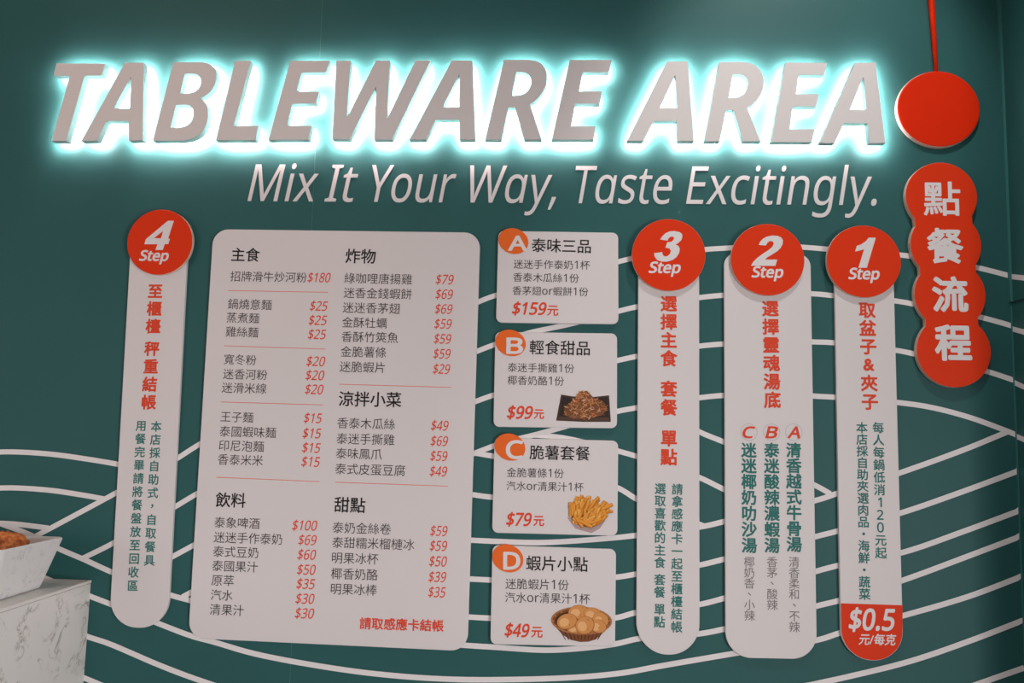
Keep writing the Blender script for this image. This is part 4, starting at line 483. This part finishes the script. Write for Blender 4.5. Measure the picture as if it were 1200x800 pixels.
for L_, label, cs, bc, lc, ls, head, items, pr, yu in cards:
    q = quad(cs, BT); t = thing('set_meal_card', label, 'sign card', ((q[3].x + q[2].x) / 2, 0, q[3].z), 'set meal cards')
    plate('panel', rounded(q, .014, 6), .0014, BT, M['board'], t)
    c = P(*bc, BT + .0015); bd = plate('badge', circle(c, .0365, .0305, rot=-.35), BT - .002, BT + .0015, M['orange'], t, .0006)
    d2 = BT + .0015 + INK
    put('badge_letter', latin(L_, .022), (lc[0] - ls[0] / 2, lc[1]), (lc[0] + ls[0] / 2, lc[1] + .2), d2, M['white'], bd, ls[1])
    put('card_heading', cjk(head[0], .008), head[1], head[2], D, M['ink'], t)
    for s, a, b in items: put('dish_line', cjk(s, -.004), a, b, D, M['item'], t)
    price(pr[0], pr[1], pr[2], D, t, M['redink'], 17, .02)
    put('yuan_sign', cjk('元', .02), yu[0], yu[1], D, M['redink'], t)
    if L_ == 'B':
        k7 = lambda pts: [(640 + x * .225, 450 + y * .225) for x, y in pts]
        hull = k7([(95,160),(102,115),(150,72),(175,38),(212,34),(245,68),(298,90),(320,130),(292,162),(205,182),(130,176)])
        polys = [(1, quad(k7([(78,54),(140,64),(250,66),(328,58),(337,196),(190,196),(52,189)]), D)), (0, quad(k7([(86,64),(140,72),(250,74),(320,67),(328,186),(190,187),(64,180)]), D)), (6, quad(k7([(70,168),(190,176),(326,172),(330,190),(190,190),(58,184)]), D)), (4, quad(hull, D))]
        for k in range(190):
            while True:
                px, py = rnd.uniform(660, 713), rnd.uniform(457, 492)
                if inside(px, py, [hull]): break
            ctr = P(px, py, D); a = rnd.gauss(0, .8); l = rnd.uniform(.006, .014); wd_ = rnd.uniform(.0012, .0026)
            dx = Vector((math.cos(a), 0, math.sin(a))); dz = Vector((-math.sin(a), 0, math.cos(a))); bend = rnd.uniform(-.003, .003)
            pts = [ctr - dx * l / 2, ctr + dz * bend - dz * wd_ / 2, ctr + dx * l / 2, ctr + dx * l / 2 + dz * wd_ * .6, ctr + dz * (bend + wd_ / 2), ctr - dx * l / 2 + dz * wd_ * .6]
            c_ = rnd.choice([2, 2, 3, 4, 4, 7, 5]) if py > 470 else rnd.choice([2, 3, 3, 5, 5, 2])
            polys.append((c_, pts))
        art('food_picture', polys, D, t, FM)
    if L_ == 'C':
        hull = [(663.6,594),(672.6,581.6),(685,582.8),(698.5,585),(713,592),(715.5,598.5),(709.8,605),(707.5,614),(696,621),(685,621),(673.8,616.5),(664.8,605)]
        core = [(690 + (x - 690) * .88, 602 + (y - 602) * .80) for x, y in hull]
        polys = [(4, rounded(quad([(664.5, 606), (706, 611), (711, 607), (703, 619), (693, 624.5), (674, 619)], D), .001, 2)), (3, quad(core, D))]
        for k in range(95):
            while True:
                px, py = rnd.uniform(663, 716), 587 + 26 * k / 95 + rnd.uniform(-2, 2)
                if inside(px, py, [core]): break
            u_ = (px - 690) / 26; v_ = (py - 602) / 20
            a = math.radians(100 - 38 * (u_ + 1) + rnd.gauss(0, 16)) if v_ < .3 else math.radians((-25 if u_ < 0 else 22) + rnd.gauss(0, 20))
            ctr = P(px, py, D); l = rnd.uniform(.022, .034); wd_ = rnd.uniform(.0056, .0072)
            dx = Vector((math.cos(a), 0, math.sin(a))); dz = Vector((-math.sin(a), 0, math.cos(a)))
            if dz.z < 0: dz = -dz
            r4 = lambda w0, w1, lk: [ctr - dx * l * lk + dz * w0, ctr + dx * l * lk + dz * w0, ctr + dx * l * lk + dz * w1, ctr - dx * l * lk + dz * w1]
            polys.append((3, r4(-wd_ * .60, wd_ * .52, .505))); polys.append((1, r4(-wd_ * .5, wd_ * .5, .5))); polys.append((rnd.choice([0, 0, 0, 2]), r4(-wd_ * .22, wd_ * .48, .49)))
        art('food_picture', polys, D, t, FF)
    if L_ == 'D':
        cx, cy = 681, 726
        def E(x, y, rx, ry, rot=0, n=24): return circle(P(x, y, D), rx * .002, ry * .002, n, rot)
        body_ = quad([(647.2, 727), (716, 727), (712, 735), (704, 744), (698, 749), (690, 751.5), (680, 752), (669, 749.5), (660, 744), (651.5, 735)], D)
        polys = [(0, body_)]
        for k in range(11):
            x = 655 + k * 5.2; polys.append((2, quad([(x, 737 + 2 * math.sin(k)), (x + 1.2, 737), (681 + (x - 681) * .72 + 1, 749.5), (681 + (x - 681) * .72, 749.5)], D)))
        polys += [(1, E(681.4, 727, 34.5, 15.4, .0, 40)), (0, E(681.4, 727, 32.6, 13.8, 0, 40)), (2, E(681.4, 728, 30, 12.2, 0, 40))]
        for k in range(16):
            a = 2 * math.pi * k / 16; polys.append((1, E(681.4 + 32.9 * math.cos(a), 727 - 14.2 * math.sin(a), 1.5, .8, 0, 8)))
        for x, y, rx, ry, rt in [(677.5, 717, 11.5, 8, .2), (694.5, 719, 10.5, 7, -.1), (704, 726, 9.5, 8.2, -.5), (674, 737, 9, 4.5, .1), (664.5, 728, 11.8, 8.6, .3), (701, 733.5, 9.6, 7.6, -.2), (685.5, 732.5, 11, 10, .5)]:
            polys += [(5, E(x, y, rx, ry, rt)), (3, E(x - .2, y - .3, rx * .94, ry * .93, rt)), (4, E(x - rx * .28, y + ry * .1, rx * .46, ry * .55, rt)), (5, E(x + rx * .35, y - ry * .12, rx * .10, ry * .62, rt - .5)), (3, E(x + rx * .46, y - ry * .05, rx * .26, ry * .55, rt - .4))]
        art('food_picture', polys, D, t, FB)

# ------------------------------------------------------------------ four step boards
DT = BT + .010                                           # front of the red disc
D2 = DT + INK
NUM = {
 '4': [[(145 + x * .10625, 240 + y * .10625) for x, y in l] for l in ([(487,175),(553,175),(490,372),(510,372),(492,432),(452,433),(432,497),(350,497),(372,434),(227,434),(243,378)], [(435,288),(410,368),(333,366)])],
 '1': [[(968 + x * .11, 262 + y * .11) for x, y in [(455,148),(530,150),(435,470),(345,470),(405,272),(365,285),(310,297),(328,235),(375,220),(425,185)]]],
 '2': [[(855 + x * .11, 260 + y * .11) for x, y in [(310,245),(325,212),(355,178),(400,155),(455,145),(510,148),(550,165),(568,195),(565,235),(545,275),(510,310),(455,345),(405,375),(375,400),(508,400),(488,468),(228,466),(255,420),(300,378),(360,335),(420,295),(455,265),(470,235),(462,210),(440,202),(415,210),(398,228),(388,250)]]],
 '3': [[(740 + x * .11, 255 + y * .11) for x, y in [(305,232),(330,195),(365,163),(410,145),(460,142),(510,152),(538,172),(543,205),(530,240),(500,268),(470,285),(500,300),(515,330),(508,375),(480,420),(435,452),(380,468),(320,468),(272,450),(248,415),(240,378),(328,366),(332,395),(355,412),(385,408),(410,385),(420,355),(405,328),(362,318),(382,262),(420,258),(445,240),(455,215),(440,200),(415,203),(395,220),(385,245)]]],
}
def print_loops(name, loops, d, material, parent):       # a flat printed figure from its outline
    wl = [[(q.x, q.z) for q in [P(*p, d) for p in l]] for l in loops]; vs, fs = curve_tris(tessellate(wl))
    me = bpy.data.meshes.new(name); me.from_pydata([(x, -d, z) for x, z in vs], [], fs); me.update()
    return new_obj(name, me, material, parent)
def step_board(label, outline, disc, r, num, nump, numw, numh, stepp, head):
    zb = min(p.z for p in outline); t = thing('step_board', label, 'sign board', (sum(p.x for p in outline) / len(outline), 0, zb), 'numbered step boards')
    pn = plate('panel', outline, .0014, BT, M['board'], t)
    c = P(*disc, DT); ds = plate('step_disc', circle(c, r * .002 * (1 - DT / 2)), BT - .001, DT, [M['red'], M['rim']], t)
    print_loops('numeral', NUM[num], D2, M['white'], ds)
    sh = latin('Step', .028); put('step_word', (shear(sh[0], .20), sh[1]), (stepp[0], stepp[1]), (stepp[2], stepp[1] + .5), D2, M['white'], ds, stepp[3])
    return t
def strip(tl, tr, br, bl, top_r, bot_r): 
    q = quad([tl, tr, br, bl], BT); bot_r = min(bot_r, .488 * (q[2] - q[3]).length); return rounded(q, [top_r, top_r, bot_r, bot_r], 14)
t = step_board('white vertical board with red disc numbered 4, left of the menu board', strip((153.6, 275), (220.5, 275), (196, 737), (127.6, 733.8), .02, .0655), (187.2, 283.5), 40.5, '4', (168.3, 275.5, 203.3), 0, 34, (163, 301, 197.8, 17.5), None)
column('heading_lettering', '至櫃檯 秤重結帳', (182, 341), (174.3, 471), 18.4, D, M['redink'], t, .03, .27)
column('note_lettering', '本店採自助式，自取餐具', (183, 499.4), (175.1, 656.3), 13.3, D, M['teal'], t, .018)
column('note_lettering', '用餐完畢請將餐盤放至回收區', (165.4, 498.6), (155.5, 686), 13.3, D, M['teal'], t, .018)
t = step_board('white vertical board with red disc numbered 3, right of the set meal cards', strip((748.2, 288), (819.3, 288), (819.9, 767.5), (745.6, 766.5), .02, .0725), (783.6, 298.4), 43.2, '3', (766.4, 288.5, 799.2), 0, 35.5, (760, 315, 797.8, 18), None)
column('heading_lettering', '選擇主食 套餐 單點', (783.7, 355.6), (783.9, 535.3), 19.6, D, M['redink'], t, .03, .65)
column('note_lettering', '請拿感應卡一起至櫃檯結帳', (793.7, 573), (793, 734.2), 13.2, D, M['teal'], t, .018)
column('note_lettering', '選取喜歡的主食 套餐 單點', (773.8, 572.4), (772.8, 728.5), 13.2, D, M['teal'], t, .018, .38)
t = step_board('widest white step board with red disc numbered 2 and soup choices', strip((848.5, 296), (949.9, 297.5), (957.6, 772.5), (850.4, 770.3), .030, .056), (899.6, 304), 42.8, '2', (879.7, 293.5, 917.4), 0, 35.5, (880.6, 320.3, 918.2, 18), None)
column('heading_lettering', '選擇靈魂湯底', (902.7, 361.3), (905.2, 468.4), 19.6, D, M['redink'], t, .03)
for L_, x, s1, e1, s2, e2 in [('C', 877.6, '迷迷椰奶叻沙湯', 638.7, '椰奶香、小辣', 721), ('B', 904.3, '泰迷酸辣濃蝦湯', 638.7, '香茅、酸辣', 708.4), ('A', 930.2, '清香越式牛骨湯', 637.5, '清香柔和、不辣', 734.3)]:
    c = P(x, 506.2, BT); me_r = circle(c, .0192, n=40); me_i = circle(c, .0184, n=40)
    me = bpy.data.meshes.new('letter_ring'); me.from_pydata([(p.x, -D, p.z) for p in me_r + me_i], [], [(k, (k + 1) % 40, 40 + (k + 1) % 40, 40 + k) for k in range(40)]); me.update(); new_obj('letter_ring', me, M['faint'], t)
    sh = latin(L_, .02); put('soup_letter', (shear(sh[0], .2), sh[1]), (x - 7.5, 506.2), (x + 7.5, 506.5), D, M['redink'], t, 13.8)
    column('soup_name', s1, (x, 527.2), (x + .5, e1), 17.6, D, M['teal'], t, .028)
    column('taste_note', s2, (x + .5, 658.2), (x + .8, e2), 12.6, D, M['grey'], t, -.006)
o1 = strip((977.4, 295), (1046.7, 296.5), (1059.1, 774.5), (985.9, 773), .02, .0718)
t = step_board('rightmost white step board with red disc numbered 1 and red price end', o1, (1012.3, 306), 42.8, '1', (1003.9, 296, 1027.5), 0, 35.5, (994, 322.3, 1031, 18), None)
column('heading_lettering', '取盆子&夾子', (1016.2, 363), (1019.3, 470.4), 19.4, D, M['redink'], t, .03)
column('note_lettering', '每人每鍋低消120元起', (1029.2, 500.9), (1032.5, 647.5), 13.2, D, M['teal'], t, .018)
column('note_lettering', '本店採自助夾選肉品・海鮮・蔬菜', (1010, 500.9), (1013.3, 695.8), 13.2, D, M['teal'], t, .018)
zc = P(1020, 707.7, BT).z; xl, xr = P(985, 707.7, BT), P(1057.9, 707.7, BT)
low = [Vector((p.x, p.y, p.z)) for p in o1 if p.z < zc]
low = [Vector((p.x * .985 + .015 * (xl.x + xr.x) / 2, p.y, p.z + .001)) for p in low]
pe = flat('price_end', [Vector((xr.x - .0005, 0, zc))] + low + [Vector((xl.x + .0005, 0, zc))], BT + .0002, M['red'], t)
price('$0.5', (994, 725.6), (1049.5, 726.3), BT + .0002 + INK, pe, M['white'], 27, .022, 'price_lettering')
sh = cjk('元/每克', .02); put('unit_lettering', (shear(sh[0], .2), sh[1]), (1006, 748.6), (1050.5, 749.4), BT + .0002 + INK, M['white'], pe, 12.5)

# ------------------------------------------------------------------ red title sign of four merged rounds, and the hanging red disc
TT = .016
cc = [(1103.2, 230.2, 41.2), (1108.4, 286.8, 40.6), (1113.3, 345.3, 40.6), (1117.7, 411.2, 42)]
W4 = [(P(x, y, TT), r * .002 * (1 - TT / 2)) for x, y, r in cc]
def crossings(a, ra, b, rb):
    dv = b - a; L = dv.length; k = (ra * ra - rb * rb + L * L) / (2 * L); hgt = math.sqrt(max(ra * ra - k * k, 0)); u = dv / L; n = Vector((u.z, 0, -u.x)); m_ = a + u * k
    return m_ + n * hgt, m_ - n * hgt
right, left = [], []
for sgn, dest in ((1, right), (-1, left)):
    for i, (c, r) in enumerate(W4):
        def ang(p): return math.atan2(p.x - c.x, p.z - c.z)     # clockwise from the top
        if i == 0: a0 = 0.0
        else: a0 = ang(crossings(*W4[i - 1], c, r)[0 if crossings(*W4[i - 1], c, r)[0].x * sgn > crossings(*W4[i - 1], c, r)[1].x * sgn else 1])
        if i == 3: a1 = math.pi * sgn
        else:
            X = crossings(c, r, *W4[i + 1]); a1 = ang(X[0] if X[0].x * sgn > X[1].x * sgn else X[1])
        m_ = .16 if i > 0 else 0; e_ = .16 if i < 3 else 0              # soft waist between two rounds
        a0 += m_ * sgn; a1 -= e_ * sgn
        for k in range(19):
            a = a0 + (a1 - a0) * k / 18; dest.append(Vector((c.x + r * math.sin(a), 0, c.z + r * math.cos(a))))
outl = right + left[-2:0:-1]
ts = thing('title_sign', 'tall red sign of four merged rounds with white characters', 'sign', (W4[3][0].x, 0, min(p.z for p in outl)))
plate('panel', outl, .0014, TT, [M['red'], M['rim']], ts)
for ch, x, y, wd_, hh in [('點', 1103.8, 232.6, 43.5, 41), ('餐', 1107.6, 287.8, 42.5, 42), ('流', 1113.4, 344.6, 42.5, 42), ('程', 1117, 401.4, 43.5, 42)]:
    put('title_character', cjk(ch, .016 if ch == '點' else .026 if ch == '餐' else .034), (x - wd_ / 2, y - .3), (x + wd_ / 2, y + .3), TT + INK, M['white'], ts, hh)
PD = .013
pc = P(1100, 127.3, PD)
hd = thing('hanging_disc', 'plain red disc hanging from a red cord above the title sign', 'wall decoration', (pc.x, 0, pc.z))
plate('disc', circle(pc, .0965, .0932), 0, PD, [M['redpaint'], M['rim']], hd, .004)
# a rod with a round section that widens upwards and reaches the ceiling line
a, b = P(1097.2, 84, .008), P(1091.3, 0, .008); up = b + (b - a) * 9.5
bm = bmesh.new(); rings = []
for p, rr in ((a - (b - a) * .15, .0042), (b, .0072), (up, .0072)):
    rings.append([bm.verts.new((p.x + rr * math.cos(k * math.pi / 6), p.y + rr * math.sin(k * math.pi / 6), p.z)) for k in range(12)])
for r0, r1 in zip(rings, rings[1:]):
    for k in range(12): bm.faces.new((r0[k], r0[(k + 1) % 12], r1[(k + 1) % 12], r1[k]))
bm.faces.new(rings[0][::-1]); bm.faces.new(rings[-1]); bmesh.ops.recalc_face_normals(bm, faces=bm.faces)
for v in bm.verts: v.co.z = min(v.co.z, 3.4)
bm_obj('cord', bm, M['redpaint'], hd, True)

# ------------------------------------------------------------------ marble counter, bowl and fried chicken
def marble(name, scale, amount, base=(.80, .78, .75), ink=(.10, .085, .07)):
    m = bpy.data.materials.new(name); m.use_nodes = True; nt = m.node_tree; b = nt.nodes['Principled BSDF']
    N = nt.nodes.new; l = nt.links.new
    tc = N('ShaderNodeTexCoord'); n1 = N('ShaderNodeTexNoise'); n1.inputs['Scale'].default_value = scale; n1.inputs['Detail'].default_value = 8; n1.inputs['Roughness'].default_value = .62; n1.inputs['Distortion'].default_value = .6
    n2 = N('ShaderNodeTexNoise'); n2.inputs['Scale'].default_value = scale * 1.1; n2.inputs['Detail'].default_value = 3
    sub = N('ShaderNodeMath'); sub.operation = 'SUBTRACT'; sub.inputs[1].default_value = .5
    ab = N('ShaderNodeMath'); ab.operation = 'ABSOLUTE'
    r1 = N('ShaderNodeMapRange'); r1.inputs[1].default_value = 0; r1.inputs[2].default_value = .028; r1.inputs[3].default_value = 1; r1.inputs[4].default_value = 0
    r2 = N('ShaderNodeMapRange'); r2.inputs[1].default_value = .47; r2.inputs[2].default_value = .62
    mu = N('ShaderNodeMath'); mu.operation = 'MULTIPLY'; mu2 = N('ShaderNodeMath'); mu2.operation = 'MULTIPLY'; mu2.inputs[1].default_value = amount
    mx = N('ShaderNodeMix'); mx.data_type = 'RGBA'; mx.inputs[6].default_value = (*base, 1); mx.inputs[7].default_value = (*ink, 1)
    l(tc.outputs['Object'], n1.inputs['Vector']); l(tc.outputs['Object'], n2.inputs['Vector']); l(n1.outputs[0], sub.inputs[0]); l(sub.outputs[0], ab.inputs[0]); l(ab.outputs[0], r1.inputs[0])
    l(n2.outputs[0], r2.inputs[0]); l(r1.outputs[0], mu.inputs[0]); l(r2.outputs[0], mu.inputs[1]); l(mu.outputs[0], mu2.inputs[0]); l(mu2.outputs[0], mx.inputs[0]); l(mx.outputs[2], b.inputs['Base Color'])
    b.inputs['Roughness'].default_value = .35; b.inputs['Specular IOR Level'].default_value = .35
    return m
MB1, MB2, MB3 = marble('veined marble', 13, .8, (.82, .80, .77), (.20, .165, .13)), marble('pale marble top', 9, .35, (.82, .79, .76), (.5, .4, .33)), marble('speckled ceramic', 24, .35, (.78, .78, .78), (.16, .16, .17))
zt = P(107.5, 679.2).z; zb = P(107, 682.6).z; xc = P(106.6, 684).x
ct = thing('marble_counter', 'white veined marble counter in the lower left corner', 'counter', (xc - .4, -.4, 0))
bm = bmesh.new(); boxbm(bm, (xc - .9, -.9, 0), (xc, -.001, zb - .0012)); bm_obj('body', bm, MB1, ct)
bm = bmesh.new(); boxbm(bm, (xc - .9, -.9, zb - .0012), (xc - .0006, -.001, zb)); bm_obj('edge_joint', bm, M['joint'], ct)
bm = bmesh.new(); boxbm(bm, (xc - .9, -.902, zb), (xc + .002, -.001, zt)); bmesh.ops.bevel(bm, geom=bm.edges[:], offset=.001, segments=2, affect='EDGES'); bm_obj('top_slab', bm, MB2, ct)
bc = hit_z(49, 688.8, zt)                               # back right corner of the bowl's foot
rr = ray(76.5, 628.6); tt = (bc.x - bc.y - 2) / (rr.x - rr.y); rim = CAM + rr * tt
e_, h_ = rim.x - bc.x, rim.z - zt
SZ = .17                                                # foot side length
ctr = Vector((bc.x - SZ / 2, bc.y - SZ / 2, zt))
def ring(half, z, r, n=6):
    q = [Vector((ctr.x + sx * half, ctr.y + sy * half, z)) for sx, sy in ((1, 1), (-1, 1), (-1, -1), (1, -1))]
    out = []
    for i, c in enumerate(q):
        a, b = q[i - 1] - c, q[(i + 1) % 4] - c; a.normalize(); b.normalize(); cc_ = c + (a + b) * r
        for k in range(n + 1):
            th = k / n * math.pi / 2; out.append(cc_ - b * (r * math.cos(th)) - a * (r * math.sin(th)))
    return out
H0 = SZ / 2; H1 = H0 + e_
prof = [(H0 - .004, zt, .008), (H0, zt + .003, .010), (H1, zt + h_ - .003, .014), (H1 - .001, zt + h_ - .0008, .014), (H1 - .003, zt + h_, .013), (H1 - .007, zt + h_ - .001, .012), (H1 - .009, zt + h_ - .004, .011), (H0 - .006, zt + .012, .010), (H0 - .014, zt + .008, .010)]
bm = bmesh.new(); R_ = [[bm.verts.new(p) for p in ring(*q)] for q in prof]; n = len(R_[0])
for r0, r1 in zip(R_, R_[1:]):
    for k in range(n): bm.faces.new((r0[k], r0[(k + 1) % n], r1[(k + 1) % n], r1[k]))
bm.faces.new(R_[0][::-1]); bm.faces.new(R_[-1]); bmesh.ops.recalc_face_normals(bm, faces=bm.faces)
bowl = bm_obj('serving_bowl', bm, MB3); tag(bowl, 'square white flared bowl holding fried chicken on the marble counter', 'bowl')
fr = bpy.data.materials.new('fried crust'); fr.use_nodes = True; nt = fr.node_tree; b = nt.nodes['Principled BSDF']
tc = nt.nodes.new('ShaderNodeTexCoord'); nz = nt.nodes.new('ShaderNodeTexNoise'); nz.inputs['Scale'].default_value = 90; nz.inputs['Detail'].default_value = 6
rp = nt.nodes.new('ShaderNodeValToRGB'); rp.color_ramp.elements[0].position = .33; rp.color_ramp.elements[0].color = (.40, .075, .012, 1); rp.color_ramp.elements[1].position = .68; rp.color_ramp.elements[1].color = (.95, .34, .08, 1)
bp = nt.nodes.new('ShaderNodeBump'); bp.inputs['Strength'].default_value = .5; bp.inputs['Distance'].default_value = .002
nt.links.new(tc.outputs['Object'], nz.inputs['Vector']); nt.links.new(nz.outputs[0], rp.inputs[0]); nt.links.new(rp.outputs[0], b.inputs['Base Color']); nt.links.new(nz.outputs[0], bp.inputs['Height']); nt.links.new(bp.outputs[0], b.inputs['Normal'])
b.inputs['Roughness'].default_value = .45
def nugget(name, label, c, r, seed):
    bm = bmesh.new(); bmesh.ops.create_icosphere(bm, subdivisions=5, radius=1)
    for v in bm.verts:
        p = v.co.copy(); s = Vector((seed * 3.1, seed * 1.7, seed))
        dsp = 1 + .30 * noise.noise(p * 1.3 + s) + .20 * abs(noise.noise(p * 3.2 + s)) + .08 * noise.noise(p * 8 + s)
        v.co = Vector((p.x * r[0], p.y * r[1], p.z * r[2])) * dsp
    lo = min(v.co.z for v in bm.verts)
    o = bm_obj(name, bm, fr, None, True); o.location = c
    tag(o, label, 'food', 'fried chicken pieces in the bowl'); return o

zf = zt + h_ * .74
pc_ = hit_z(12, 634, zt + h_ * .96)
nugget('fried_chicken', 'orange fried chicken piece showing above the rim of the white bowl', (pc_.x, pc_.y, zf), (.034, .032, .044), 3)
